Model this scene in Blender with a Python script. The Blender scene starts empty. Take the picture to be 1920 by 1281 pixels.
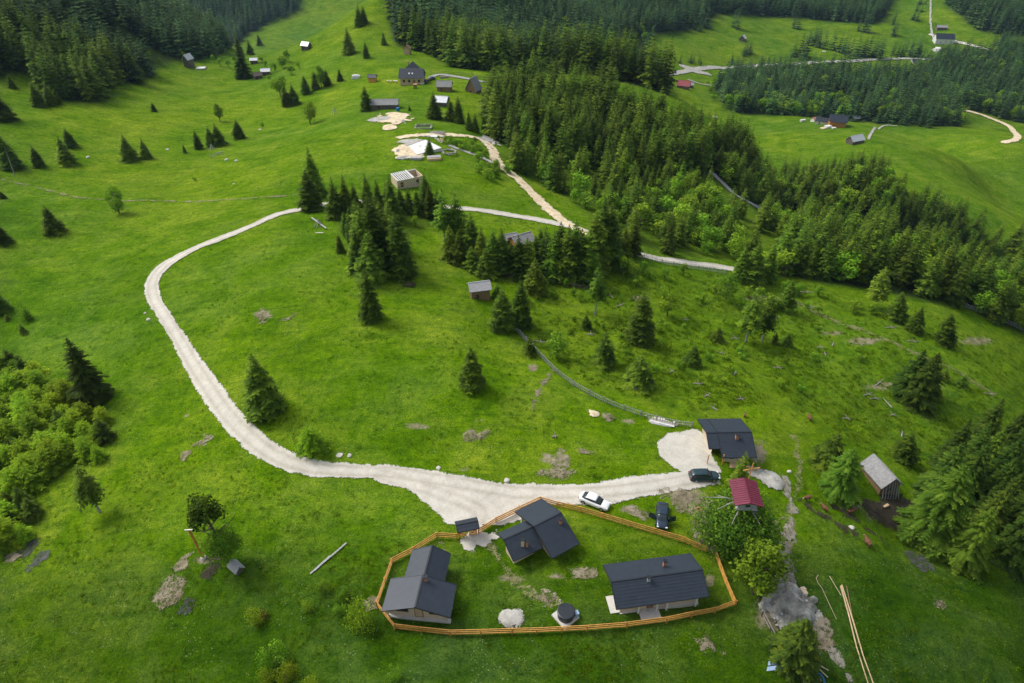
import bpy, bmesh, math, random
import numpy as np
from mathutils import Vector, Matrix
random.seed(7); RNG = np.random.default_rng(7)
scene = bpy.context.scene
C = scene.collection
rad = math.radians

# ---------------- camera, sky, sun, exposure ----------------
PITCH = rad(36.0); CAMH = 78.5; FPX = 1280.0
cam_data = bpy.data.cameras.new('camera'); cam_data.lens = 24.0; cam_data.sensor_width = 36.0
cam_data.clip_start = 1.0; cam_data.clip_end = 9000.0
cam = bpy.data.objects.new('camera', cam_data); C.objects.link(cam)
cam.location = (0, 0, CAMH); cam.rotation_euler = (math.pi/2 - PITCH, 0, 0)
scene.camera = cam

SUN_EL, SUN_AZ = rad(50), rad(-62)      # azimuth clockwise from +Y (the view direction)
world = bpy.data.worlds.new('World'); scene.world = world; world.use_nodes = True
wn = world.node_tree.nodes; wl = world.node_tree.links
bg = wn['Background']; bg.inputs['Strength'].default_value = 0.115
sky = wn.new('ShaderNodeTexSky'); sky.sky_type = 'NISHITA'; sky.sun_disc = False
sky.sun_elevation = SUN_EL; sky.sun_rotation = SUN_AZ
sky.air_density = 1.0; sky.dust_density = 4.0; sky.ozone_density = 0.6
hsv = wn.new('ShaderNodeHueSaturation'); hsv.inputs['Saturation'].default_value = 0.45
wl.new(sky.outputs['Color'], hsv.inputs['Color']); wl.new(hsv.outputs['Color'], bg.inputs['Color'])
sun_d = bpy.data.lights.new('sun', 'SUN'); sun_d.energy = 1.35; sun_d.angle = rad(18); sun_d.color = (1.0, 0.96, 0.88)
sun = bpy.data.objects.new('sun', sun_d); C.objects.link(sun); sun.location = (0, 0, 300)
sdir = Vector((math.sin(SUN_AZ)*math.cos(SUN_EL), math.cos(SUN_AZ)*math.cos(SUN_EL), math.sin(SUN_EL)))
sun.rotation_euler = sdir.to_track_quat('Z', 'Y').to_euler()
scene.view_settings.view_transform = 'Standard'; scene.view_settings.look = 'None'
scene.view_settings.gamma = 1.0; scene.view_settings.exposure = 0.74
scene.cycles.max_bounces = 5; scene.cycles.diffuse_bounces = 3; scene.cycles.transparent_max_bounces = 6
scene.cycles.volume_bounces = 0
try: scene.cycles.use_denoising = True
except Exception: pass

# ---------------- picture <-> place ----------------
CP, SP = math.cos(PITCH), math.sin(PITCH)
def ray(px, py):
    x = (px - 960.0)/FPX; y = (640.5 - py)/FPX
    return np.array([x, CP + y*SP, -SP + y*CP])     # scaled so that t = depth along the axis
def project(x, y, z):
    dz = z - CAMH
    d = y*CP - dz*SP
    d = np.where(d < 1, 1, d)
    return 960 + FPX*x/d, 640.5 - FPX*(y*SP + dz*CP)/d, d

# ---------------- terrain ----------------
# (picture x, picture y, ground height in metres) where the slope was read off the photograph
CTRL = [
 (0,1281,-7),(400,1281,-3),(960,1281,-.5),(1400,1281,-2),(1650,1281,-5),(1920,1281,-11),
 (0,1050,-8),(250,1050,-4),(700,1080,0),(960,1100,0),(1250,1100,0),(1450,1130,-2.5),(1920,1050,-13),(1700,1000,-9),
 (0,850,-9),(200,850,-5),(420,790,-1),(700,880,0),(960,950,.3),(1300,900,0),(1560,900,-5),(1760,900,-11),
 (620,730,2.5),(850,720,3),(1050,760,1.5),(1250,780,.2),
 (0,640,-10),(150,640,-7),(290,560,-4),(500,560,1),(750,560,2),(900,560,0),(1000,620,-2),
 (360,470,-3),(575,392,0),(700,430,1),(880,392,-2),(1085,430,-6),(960,510,-3),
 (100,430,-9),(250,340,-12),(60,300,-9),(0,240,-5),(430,330,-10),(550,300,-5),(700,300,-1),(790,270,0),(920,290,-5),
 (130,200,-9),(300,220,-16),(450,220,-20),(560,210,-17),(700,200,-7),(780,165,-8),(860,180,-8),(940,190,-10),
 (300,128,-23),(400,130,-27),(490,140,-27),(560,120,-24),(600,60,-18),(640,95,-15),(680,30,-8),(700,0,-5),(700,110,-12),
 (760,100,-13),(880,132,-13),(980,137,-14),(1130,142,-19),(1250,192,-27),(1340,240,-34),
 (1000,330,-10),(1100,250,-17),(1200,330,-22),(1100,380,-12),(1400,300,-40),(1400,390,-31),(1500,470,-27),(1350,500,-14),(1200,480,-9),
 (1600,350,-50),(1700,500,-38),(1900,590,-34),(1880,520,-48),
 (1150,600,-5),(1300,650,-7),(1500,620,-15),(1800,650,-22),(1650,560,-22),(1500,750,-7),(1700,800,-14),(1920,780,-23),
 # valley and spur on the right
 (1900,420,-80),(1800,300,-82),(1650,245,-87),(1500,222,-88),(1880,262,-90),(1420,232,-88),
 (1885,235,-104),(1250,140,-84),(1290,170,-84),(1350,128,-98),(1480,122,-104),(1700,112,-104),(1850,95,-104),(1600,180,-100),(1500,160,-98),
 (1450,210,-97),(1700,228,-100),(1800,200,-102),
 (1400,80,-96),(1750,60,-98),(1600,30,-90),(1700,-10,-82),(1350,0,-80),(1920,60,-94),(1900,0,-86),
 (1200,110,-78),(1130,60,-64),(1000,110,-50),(900,110,-32),(820,90,-17),(900,40,-38),(1000,20,-56),(1150,0,-68),(800,0,-22),(1000,-40,-55),
 # left hill and what lies behind it
 (0,150,-3),(0,60,8),(0,0,12),(100,60,2),(200,110,-12),(200,20,0),(260,60,-12),(330,100,-24),(120,0,10),(350,118,-25),
]
HID = [  # (azimuth deg, distance, height): ground hidden from this camera
 (-14.5,560,-60),(-15,760,-125),(-17,900,-140),(-12,900,-130),(-15,1150,-150),(-22,700,-70),(-30,700,10),(-40,500,25),(-24,520,-30),(-19,520,-38),
 (8,430,-50),(2,420,-36),(16,400,-66),(20,380,-74),(24,330,-72),(30,290,-70),(36,270,-72),(40,330,-86),
 (26,640,-106),(31,560,-104),(37,500,-100),
 (-5,700,-20),(-8,620,-18),(-11,540,-40),(0,1000,-60),(10,1050,-60),(20,1150,-70),(30,1150,-70),(-5,1100,-80),
 (50,200,-45),(56,120,-30),(56,60,-14),(-56,60,-10),(-56,150,-9),(-50,300,6),(-56,400,25),
]
def _tps_fit():
    U = []; Hh = []
    for px, py, e in CTRL:
        d = ray(px, py); t = (e - CAMH)/d[2]; x, y = t*d[0], t*d[1]
        U.append((math.atan2(x, y), math.log(max(math.hypot(x, y), 30)))); Hh.append(e)
    for a, r, e in HID:
        U.append((rad(a), math.log(r))); Hh.append(e)
    U = np.array(U); Hh = np.array(Hh, float); n = len(U)
    d2 = ((U[:, None]-U[None])**2).sum(-1)
    K = 0.5*d2*np.log(d2+1e-12) + np.eye(n)*2e-4
    P = np.c_[np.ones(n), U]
    A = np.zeros((n+3, n+3)); A[:n, :n] = K; A[:n, n:] = P; A[n:, :n] = P.T
    return U, np.linalg.solve(A, np.r_[Hh, 0, 0, 0])
_U, _W = _tps_fit()
def base_h(az, r):
    sh = az.shape; az = az.ravel(); v = np.log(np.clip(r.ravel(), 30, 1300)); out = np.empty(az.size)
    lim = 1.02
    def ev(a, vv):
        d2 = (a[:, None]-_U[None, :, 0])**2 + (vv[:, None]-_U[None, :, 1])**2
        return (0.5*d2*np.log(d2+1e-12))@_W[:-3] + _W[-3] + _W[-2]*a + _W[-1]*vv
    ac = np.clip(az, -lim, lim)
    for i in range(0, az.size, 20000):
        out[i:i+20000] = ev(ac[i:i+20000], v[i:i+20000])
    far = np.abs(az) > lim
    if far.any():
        op = ev(-ac[far], v[far]); w = 0.5*np.clip((np.abs(az[far])-lim)/(math.pi-lim), 0, 1)
        out[far] = out[far]*(1-w) + op*w
    return out.reshape(sh)
def vnoise(x, y, seed=0):
    xi = np.floor(x).astype(np.int64); yi = np.floor(y).astype(np.int64); fx = x-xi; fy = y-yi
    fx = fx*fx*(3-2*fx); fy = fy*fy*(3-2*fy)
    def hsh(a, b):
        n = (a*374761393 + b*668265263 + seed*974634777) & 0xffffffff
        n = ((n ^ (n >> 13))*1274126177) & 0xffffffff
        return ((n ^ (n >> 16)) & 0xffff)/32767.5 - 1
    return (hsh(xi, yi)*(1-fx)+hsh(xi+1, yi)*fx)*(1-fy) + (hsh(xi, yi+1)*(1-fx)+hsh(xi+1, yi+1)*fx)*fy
def fbm(x, y, s, o=3, seed=0):
    return sum(vnoise(x/s*2**k+17*k, y/s*2**k-9*k, seed+k)*0.5**k for k in range(o))
def smooth(a, b, x):
    t = np.clip((x-a)/(b-a), 0, 1); return t*t*(3-2*t)

def inpoly(px, py, poly):
    px = np.asarray(px, float); py = np.asarray(py, float); res = np.zeros(px.shape, bool); n = len(poly)
    for i in range(n):
        x1, y1 = poly[i]; x2, y2 = poly[(i+1) % n]
        if y1 == y2: continue
        c = ((y1 > py) != (y2 > py)) & (px < (x2-x1)*(py-y1)/(y2-y1)+x1)
        res ^= c
    return res
def segdist(x, y, pts, closed=False):
    best = np.full(np.shape(x), 1e9); n = len(pts)
    for i in range(n if closed else n-1):
        ax, ay = pts[i][:2]; bx, by = pts[(i+1) % n][:2]
        L = (bx-ax)**2+(by-ay)**2+1e-9
        t = np.clip(((x-ax)*(bx-ax)+(y-ay)*(by-ay))/L, 0, 1)
        best = np.minimum(best, np.hypot(x-ax-t*(bx-ax), y-ay-t*(by-ay)))
    return best

ROUGH = [(1000,500),(1200,500),(1500,530),(1940,640),(1980,1000),(1700,880),(1440,760),(1300,770),(1120,730),(960,620)]
_azf = np.arange(-60, 60.01, 0.22)
AZG = np.radians(np.r_[np.arange(-180, -60, 3.0), _azf, np.arange(63, 180.1, 3.0)])
RG = np.r_[0.0, 6, 12, 18, 24, 29, np.geomspace(33, 1500, 470), np.geomspace(1540, 3600, 40)]
A2, R2 = np.meshgrid(AZG, RG)
X2, Y2 = R2*np.sin(A2), R2*np.cos(A2)
H2 = base_h(A2, R2)
H2[0, :] = H2[1, :].mean(); 
H2 += np.clip(R2-1250, 0, None)*0.30 + smooth(1250, 2500, R2)*60*fbm(X2, Y2, 500, 3, 5)
H2 += smooth(450, 900, R2)*6*fbm(X2, Y2, 120, 3, 11)
_px, _py, _ = project(X2, Y2, H2)
_rough = inpoly(_px, _py, ROUGH).astype(float)
H2 += fbm(X2, Y2, 22, 3, 3)*0.45*smooth(20, 60, R2) + fbm(X2, Y2, 4.5, 2, 8)*(0.13+0.26*_rough)
def hgt(x, y):
    x = np.asarray(x, float); y = np.asarray(y, float)
    r = np.hypot(x, y); a = np.arctan2(x, y)
    j = np.clip(np.searchsorted(AZG, a)-1, 0, len(AZG)-2); i = np.clip(np.searchsorted(RG, r)-1, 0, len(RG)-2)
    fa = np.clip((a-AZG[j])/(AZG[j+1]-AZG[j]), 0, 1); fr = np.clip((r-RG[i])/(RG[i+1]-RG[i]), 0, 1)
    return (H2[i, j]*(1-fa)+H2[i, j+1]*fa)*(1-fr) + (H2[i+1, j]*(1-fa)+H2[i+1, j+1]*fa)*fr
_TS = np.geomspace(35, 2600, 900)
def at(px, py):
    """where the line of sight through this picture point meets the ground"""
    d = ray(px, py)
    z = CAMH + _TS*d[2]; g = hgt(_TS*d[0], _TS*d[1]); k = np.argmax(z < g)
    if k == 0: k = len(_TS)-1
    a, b = _TS[k-1], _TS[k]
    for _ in range(14):
        m = 0.5*(a+b)
        if CAMH+m*d[2] < float(hgt(m*d[0], m*d[1])): b = m
        else: a = m
    return Vector((a*d[0], a*d[1], float(hgt(a*d[0], a*d[1]))))
def atz(px, py, z):
    d = ray(px, py); t = (z-CAMH)/d[2]; return Vector((t*d[0], t*d[1], z))
def depth_of(p): return p.y*CP - (p.z-CAMH)*SP
def height_px(p, py_base, hpx):
    y = (640.5-py_base)/FPX
    # exact: find h so the top projects hpx higher
    lo, hi = 0.1, 60
    for _ in range(30):
        m = .5*(lo+hi)
        q = project(p.x, p.y, p.z+m)[1]
        if py_base-q < hpx: lo = m
        else: hi = m
    return lo
# ---------------- materials ----------------
def new_mat(name):
    m = bpy.data.materials.new(name); m.use_nodes = True
    nt = m.node_tree; b = nt.nodes['Principled BSDF']; return m, nt.nodes, nt.links, b
def ramp(N, L, fac, stops):
    r = N.new('ShaderNodeValToRGB'); e = r.color_ramp.elements
    while len(e) > 1: e.remove(e[-1])
    e[0].position = stops[0][0]; e[0].color = (*stops[0][1], 1)
    for p, c in stops[1:]:
        k = e.new(p); k.color = (*c, 1)
    L.new(fac, r.inputs['Fac']); return r.outputs['Color']
def noise(N, L, scale, detail=4, rough=.6, vec=None, dist=0):
    n = N.new('ShaderNodeTexNoise'); n.inputs['Scale'].default_value = scale; n.inputs['Detail'].default_value = detail
    n.inputs['Roughness'].default_value = rough; n.inputs['Distortion'].default_value = dist
    if vec is not None: L.new(vec, n.inputs['Vector'])
    return n.outputs['Fac']
def mix(N, L, fac, a, b, mode='MIX'):
    m = N.new('ShaderNodeMix'); m.data_type = 'RGBA'; m.blend_type = mode
    for sock, v in ((0, fac), (6, a), (7, b)):
        if isinstance(v, (int, float)): m.inputs[sock].default_value = v
        elif isinstance(v, tuple): m.inputs[sock].default_value = (*v, 1)
        else: L.new(v, m.inputs[sock])
    return m.outputs[2]
def simple(name, col, rough=.7, var=.25, scale=2.0, metal=0, spec=.5, bump=0, stretch=None, coords='Object'):
    m, N, L, b = new_mat(name)
    tc = N.new('ShaderNodeTexCoord'); v = tc.outputs[coords]
    if stretch:
        mp = N.new('ShaderNodeMapping'); mp.inputs['Scale'].default_value = stretch; L.new(v, mp.inputs['Vector']); v = mp.outputs['Vector']
    f = noise(N, L, scale, 6, .7, v)
    lo = tuple(c*(1-var) for c in col); hi = tuple(min(c*(1+var), .95) for c in col)
    L.new(ramp(N, L, f, [(.3, lo), (.7, hi)]), b.inputs['Base Color'])
    b.inputs['Roughness'].default_value = rough; b.inputs['Metallic'].default_value = metal
    b.inputs['Specular IOR Level'].default_value = spec
    if bump:
        bp = N.new('ShaderNodeBump'); bp.inputs['Strength'].default_value = bump; bp.inputs['Distance'].default_value = .05
        L.new(f, bp.inputs['Height']); L.new(bp.outputs['Normal'], b.inputs['Normal'])
    return m
def glass(name, col=(.02, .03, .035)):
    m, N, L, b = new_mat(name); b.inputs['Base Color'].default_value = (*col, 1)
    b.inputs['Roughness'].default_value = .08; b.inputs['Specular IOR Level'].default_value = .8; return m

def foliage(name, cols, trans=.35, rnd=.45, scale=.35):
    """leaf colour varies from tree to tree and from spray to spray"""
    m, N, L, b = new_mat(name)
    oi = N.new('ShaderNodeObjectInfo'); tc = N.new('ShaderNodeTexCoord')
    at_ = N.new('ShaderNodeAttribute'); at_.attribute_name = 'tone'
    f = noise(N, L, scale, 3, .6, tc.outputs['Object'])
    mth = N.new('ShaderNodeMath'); mth.operation = 'MULTIPLY_ADD'; L.new(at_.outputs['Fac'], mth.inputs[0]); mth.inputs[1].default_value = .55; 
    m2 = N.new('ShaderNodeMath'); m2.operation = 'MULTIPLY'; L.new(f, m2.inputs[0]); m2.inputs[1].default_value = .45
    L.new(m2.outputs[0], mth.inputs[2])
    c = ramp(N, L, mth.outputs[0], [(.15, cols[0]), (.5, cols[1]), (.9, cols[2])])
    hs = N.new('ShaderNodeHueSaturation'); L.new(c, hs.inputs['Color'])
    mr = N.new('ShaderNodeMapRange'); L.new(oi.outputs['Random'], mr.inputs[0]); mr.inputs[3].default_value = 1-rnd; mr.inputs[4].default_value = 1+rnd
    L.new(mr.outputs[0], hs.inputs['Value'])
    wv = N.new('ShaderNodeMath'); wv.operation = 'FRACT'; w2 = N.new('ShaderNodeMath'); w2.operation = 'MULTIPLY'; w2.inputs[1].default_value = 7.31
    L.new(oi.outputs['Random'], w2.inputs[0]); L.new(w2.outputs[0], wv.inputs[0])
    mh = N.new('ShaderNodeMapRange'); L.new(wv.outputs[0], mh.inputs[0]); mh.inputs[3].default_value = .485; mh.inputs[4].default_value = .515
    L.new(mh.outputs[0], hs.inputs['Hue'])
    L.new(hs.outputs['Color'], b.inputs['Base Color']); b.inputs['Roughness'].default_value = .8; b.inputs['Specular IOR Level'].default_value = .1
    if trans:
        t = N.new('ShaderNodeBsdfTranslucent'); L.new(hs.outputs['Color'], t.inputs['Color'])
        ms = N.new('ShaderNodeMixShader'); ms.inputs[0].default_value = trans
        L.new(b.outputs[0], ms.inputs[1]); L.new(t.outputs[0], ms.inputs[2]); L.new(ms.outputs[0], N['Material Output'].inputs['Surface'])
    return m
M = {}
M['spruce'] = foliage('spruce_needles', [(.028, .062, .008), (.090, .160, .014), (.23, .33, .02)])
M['spruce_dark'] = foliage('dark_spruce_needles', [(.018, .040, .008), (.055, .105, .012), (.16, .235, .02)], rnd=.3)
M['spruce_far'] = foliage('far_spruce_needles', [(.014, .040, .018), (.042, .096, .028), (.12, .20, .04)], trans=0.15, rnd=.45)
M['spruce_young'] = foliage('young_spruce_needles', [(.08, .17, .006), (.20, .33, .010), (.40, .52, .02)], rnd=.25)
M['leaf'] = foliage('broad_leaves', [(.075, .18, .010), (.18, .33, .018), (.32, .49, .035)], rnd=.25)
M['leaf_yellow'] = foliage('yellow_green_leaves', [(.13, .21, .008), (.24, .34, .014), (.38, .46, .03)], rnd=.2)
M['leaf_brown'] = foliage('brown_leaves', [(.06, .035, .012), (.14, .08, .02), (.2, .12, .03)], rnd=.2)
M['bark'] = simple('bark', (.11, .085, .065), .9, .35, 3, bump=.4, stretch=(3, 3, .6))
M['bark_grey'] = simple('grey_bark', (.30, .28, .26), .9, .3, 4, stretch=(3, 3, .6))
M['dead'] = simple('dead_wood', (.30, .27, .24), .9, .3, 4)

# grass
def make_grass():
    m, N, L, b = new_mat('grass_meadow')
    geo = N.new('ShaderNodeNewGeometry'); P = geo.outputs['Position']
    zone = N.new('ShaderNodeVertexColor'); zone.layer_name = 'zone'
    sp = N.new('ShaderNodeSeparateColor'); L.new(zone.outputs['Color'], sp.inputs[0])
    big = noise(N, L, .012, 4, .55, P); mid = noise(N, L, .09, 5, .62, P, .4); sm = noise(N, L, .75, 6, .72, P, .3); fine = noise(N, L, 4.2, 4, .75, P)
    # wind and slope streaks across the meadow
    mp = N.new('ShaderNodeMapping'); mp.inputs['Scale'].default_value = (.10, .45, .3); mp.inputs['Rotation'].default_value = (0, 0, .25); L.new(P, mp.inputs['Vector'])
    st = noise(N, L, 1.0, 5, .7, mp.outputs['Vector'], .8)
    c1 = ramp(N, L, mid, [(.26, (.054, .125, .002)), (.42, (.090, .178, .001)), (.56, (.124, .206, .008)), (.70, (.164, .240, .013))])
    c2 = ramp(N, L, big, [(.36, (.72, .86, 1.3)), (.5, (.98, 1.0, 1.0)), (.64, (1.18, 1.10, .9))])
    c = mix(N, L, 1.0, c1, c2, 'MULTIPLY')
    c = mix(N, L, 1.0, c, ramp(N, L, sm, [(.28, (.36, .48, .55)), (.42, (.80, .86, .90)), (.56, (1.08, 1.05, 1.0)), (.70, (1.50, 1.30, 1.3))]), 'MULTIPLY')
    c = mix(N, L, 1.0, c, ramp(N, L, st, [(.33, (.66, .76, .8)), (.5, (1, 1, 1)), (.7, (1.22, 1.15, 1.1))]), 'MULTIPLY')
    c = mix(N, L, 1.0, c, ramp(N, L, fine, [(.30, (.36, .48, .5)), (.5, (1, 1, 1)), (.68, (1.65, 1.45, 1.6))]), 'MULTIPLY')
    # cloud shade painted into the lusher near paddock; also the cooler far pastures
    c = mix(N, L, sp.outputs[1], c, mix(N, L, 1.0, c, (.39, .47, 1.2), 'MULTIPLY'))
    # rough pasture
    rg = noise(N, L, .33, 6, .75, P, 1.2)
    rc = ramp(N, L, rg, [(.34, (.028, .072, .008)), (.44, (.060, .130, .006)), (.54, (.115, .200, .006)), (.64, (.165, .25, .014)), (.74, (.24, .27, .07)), (.82, (.27, .25, .15))])
    fr = N.new('ShaderNodeMath'); fr.operation = 'MULTIPLY'; L.new(sp.outputs[0], fr.inputs[0]); fr.inputs[1].default_value = .62
    c = mix(N, L, fr.outputs[0], c, mix(N, L, 1.0, rc, ramp(N, L, fine, [(.3, (.6, .65, .6)), (.68, (1.35, 1.25, 1.2))]), 'MULTIPLY'))
    # flowers: tiny pale specks
    vo = N.new('ShaderNodeTexVoronoi'); vo.inputs['Scale'].default_value = 2.1; L.new(P, vo.inputs['Vector'])
    fl = N.new('ShaderNodeMath'); fl.operation = 'LESS_THAN'; L.new(vo.outputs['Distance'], fl.inputs[0]); fl.inputs[1].default_value = .17
    fm = noise(N, L, .16, 4, .7, P); fg = N.new('ShaderNodeMath'); fg.operation = 'GREATER_THAN'; L.new(fm, fg.inputs[0]); fg.inputs[1].default_value = .53
    ff = N.new('ShaderNodeMath'); ff.operation = 'MULTIPLY'; L.new(fl.outputs[0], ff.inputs[0]); L.new(fg.outputs[0], ff.inputs[1])
    f3 = N.new('ShaderNodeMath'); f3.operation = 'MULTIPLY'; L.new(ff.outputs[0], f3.inputs[0]); f3.inputs[1].default_value = .30
    c = mix(N, L, f3.outputs[0], c, mix(N, L, fine, (.42, .46, .12), (.50, .50, .42)))
    # bare trodden patches (blue channel) and needle litter under the woods (alpha of the map = second layer)
    dn = noise(N, L, .9, 6, .75, P, .6)
    da = N.new('ShaderNodeMath'); da.operation = 'ADD'; L.new(dn, da.inputs[0]); L.new(sp.outputs[2], da.inputs[1])
    dr = N.new('ShaderNodeMapRange'); L.new(da.outputs[0], dr.inputs[0]); dr.inputs[1].default_value = .92; dr.inputs[2].default_value = 1.12
    c = mix(N, L, dr.outputs[0], c, ramp(N, L, sm, [(.3, (.16, .13, .075)), (.6, (.30, .26, .18)), (.75, (.42, .38, .30))]))
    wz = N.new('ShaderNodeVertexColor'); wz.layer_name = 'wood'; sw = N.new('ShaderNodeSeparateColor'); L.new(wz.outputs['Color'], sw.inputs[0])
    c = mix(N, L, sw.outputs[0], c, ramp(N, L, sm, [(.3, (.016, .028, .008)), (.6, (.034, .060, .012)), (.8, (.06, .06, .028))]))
    L.new(c, b.inputs['Base Color']); b.inputs['Roughness'].default_value = .95; b.inputs['Specular IOR Level'].default_value = .03
    bp = N.new('ShaderNodeBump'); bp.inputs['Strength'].default_value = .55; bp.inputs['Distance'].default_value = .35
    ad = N.new('ShaderNodeMath'); ad.operation = 'MULTIPLY_ADD'; L.new(sm, ad.inputs[0]); ad.inputs[1].default_value = 1.2; L.new(fine, ad.inputs[2])
    L.new(ad.outputs[0], bp.inputs['Height']); L.new(bp.outputs['Normal'], b.inputs['Normal'])
    return m
M['grass'] = make_grass()
def make_gravel(name, lo, hi, tr=.5, eg=.7, cov=1.0):
    m, N, L, b = new_mat(name)
    geo = N.new('ShaderNodeNewGeometry'); P = geo.outputs['Position']
    a = noise(N, L, .5, 6, .7, P, .5); f = noise(N, L, 3.5, 5, .8, P); 
    c = ramp(N, L, a, [(.3, lo), (.62, hi)])
    c = mix(N, L, 1.0, c, ramp(N, L, f, [(.28, (.66, .63, .58)), (.45, (.97, .97, .97)), (.7, (1.08, 1.08, 1.1))]), 'MULTIPLY')
    at_ = N.new('ShaderNodeAttribute'); at_.attribute_name = 'track'
    k = N.new('ShaderNodeMath'); k.operation = 'MULTIPLY'; L.new(at_.outputs['Fac'], k.inputs[0]); k.inputs[1].default_value = tr
    c = mix(N, L, k.outputs[0], c, mix(N, L, 1.0, c, (.78, .76, .72), 'MULTIPLY'))
    L.new(c, b.inputs['Base Color']); b.inputs['Roughness'].default_value = .95; b.inputs['Specular IOR Level'].default_value = .1
    bp = N.new('ShaderNodeBump'); bp.inputs['Strength'].default_value = .5; bp.inputs['Distance'].default_value = .08; L.new(f, bp.inputs['Height']); L.new(bp.outputs['Normal'], b.inputs['Normal'])
    ea = N.new('ShaderNodeAttribute'); ea.attribute_name = 'edge'
    e1 = noise(N, L, 2.2, 6, .78, P, .4); e2 = N.new('ShaderNodeMath'); e2.operation = 'MULTIPLY_ADD'; L.new(e1, e2.inputs[0]); e2.inputs[1].default_value = 2.2*eg; L.new(ea.outputs['Fac'], e2.inputs[2])
    mr = N.new('ShaderNodeMapRange'); L.new(e2.outputs[0], mr.inputs[0]); mr.inputs[1].default_value = 1.06*eg; mr.inputs[2].default_value = 1.14*eg+.02; mr.inputs[3].default_value = 1; mr.inputs[4].default_value = 0
    if cov < 1:   # grass blades showing through
        gv = N.new('ShaderNodeMapRange'); L.new(noise(N, L, 1.5, 6, .85, P), gv.inputs[0]); gv.inputs[1].default_value = .52-.16*cov; gv.inputs[2].default_value = .60-.16*cov
        gm = N.new('ShaderNodeMath'); gm.operation = 'MULTIPLY'; L.new(gv.outputs[0], gm.inputs[0]); L.new(mr.outputs[0], gm.inputs[1]); g2 = N.new('ShaderNodeMath'); g2.operation = 'MULTIPLY'; L.new(gm.outputs[0], g2.inputs[0]); g2.inputs[1].default_value = .8
        L.new(g2.outputs[0], b.inputs['Alpha'])
    else: L.new(mr.outputs[0], b.inputs['Alpha'])
    return m
M['gravel'] = make_gravel('limestone_gravel', (.47, .445, .385), (.585, .56, .49), tr=1.0)
M['gravel_tan'] = make_gravel('tan_earth', (.42, .33, .20), (.74, .63, .44))
M['gravel_grey'] = make_gravel('grey_gravel', (.22, .22, .19), (.46, .45, .41))
M['rubble'] = make_gravel('stony_rubble', (.10, .10, .085), (.46, .45, .40), eg=1.0)
M['worn'] = make_gravel('worn_grass_track', (.16, .17, .06), (.30, .30, .14), eg=1.4, cov=.45)
M['path_gravel'] = make_gravel('worn_path_gravel', (.17, .15, .11), (.40, .37, .31), cov=.75)
M['asphalt'] = make_gravel('grey_track', (.22, .22, .21), (.34, .34, .33))
M['soil'] = make_gravel('bare_soil', (.12, .095, .055), (.36, .31, .22), eg=1.3, cov=.62)
M['mud'] = make_gravel('dark_mud', (.030, .026, .02), (.075, .062, .045), eg=1.3, cov=.9)
M['ash'] = make_gravel('dark_ash', (.03, .03, .033), (.12, .12, .125), eg=1.2, cov=.55)

def roof_metal(name, col, rough=.42):
    m, N, L, b = new_mat(name)
    tc = N.new('ShaderNodeTexCoord'); f = noise(N, L, 1.3, 5, .7, tc.outputs['Object'])
    L.new(ramp(N, L, f, [(.3, tuple(c*.82 for c in col)), (.7, tuple(c*1.2 for c in col))]), b.inputs['Base Color'])
    b.inputs['Roughness'].default_value = rough; b.inputs['Specular IOR Level'].default_value = .55; b.inputs['Metallic'].default_value = .15
    return m
M['roof'] = roof_metal('anthracite_roof_metal', (.020, .030, .045), .5)
M['roof_red'] = roof_metal('burgundy_roof_metal', (.16, .020, .045), .55)
M['roof_trim'] = roof_metal('dark_trim_metal', (.015, .02, .028))
M['planks'] = simple('grey_weathered_planks', (.34, .34, .35), .85, .35, 1.6, bump=.4, stretch=(1, 6, 6))
M['planks_dark'] = simple('dark_weathered_planks', (.13, .105, .085), .9, .4, 1.6, bump=.4, stretch=(5, 5, .8))
M['shingle'] = simple('grey_shingles', (.26, .26, .26), .85, .35, 2.5, bump=.5)
M['pine'] = simple('fresh_pine', (.55, .40, .24), .7, .2, 1.5, stretch=(1, 1, 8))
M['pine_pale'] = simple('pale_pine', (.60, .48, .34), .7, .15, 1.5, stretch=(1, 1, 8))
M['wood_orange'] = simple('orange_stained_wood', (.60, .30, .065), .6, .4, 1.8)
M['wood_red'] = simple('stained_wood', (.55, .23, .05), .6, .3, 1.5)
M['wood_brown'] = simple('brown_wood', (.24, .15, .085), .8, .3, 2, stretch=(4, 4, 1))
M['white'] = simple('white_paint', (.66, .66, .64), .6, .08, 1)
M['concrete'] = simple('pale_concrete', (.52, .51, .47), .85, .12, 1.2, bump=.2)
M['tin'] = simple('pale_tin', (.55, .57, .6), .45, .15, 1.2, metal=.3)
M['brick'] = simple('orange_brick', (.42, .2, .12), .85, .3, 5)
M['copper'] = simple('copper_cap', (.36, .15, .08), .45, .3, 5, metal=.3)
M['glass'] = glass('dark_window_glass')
M['car_white'] = simple('white_car_paint', (.80, .81, .83), .22, .02, 1)
M['car_dark'] = simple('dark_green_car_paint', (.02, .045, .055), .2, .1, 1)
M['car_blue'] = simple('dark_blue_car_paint', (.035, .055, .085), .2, .1, 1, metal=.4)
M['car_black'] = simple('black_car_paint', (.015, .018, .022), .2, .1, 1)
M['tyre'] = simple('tyre_rubber', (.02, .02, .02), .85, .2, 3)
M['rim'] = simple('alloy_rim', (.45, .45, .46), .35, .1, 3, metal=.7)
M['lamp'] = simple('lamp_glass', (.7, .72, .75), .15, .05, 1)
M['lamp_red'] = simple('red_lamp_glass', (.3, .01, .01), .2, .05, 1)
M['blue'] = simple('blue_plastic', (.03, .22, .48), .5, .2, 2)
M['tarp'] = simple('pale_blue_plastic', (.30, .42, .60), .5, .2, 2)
M['stone'] = simple('pale_limestone', (.50, .48, .44), .9, .25, 2, bump=.5)
M['cow'] = simple('brown_hide', (.15, .06, .028), .8, .25, 3)
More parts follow.
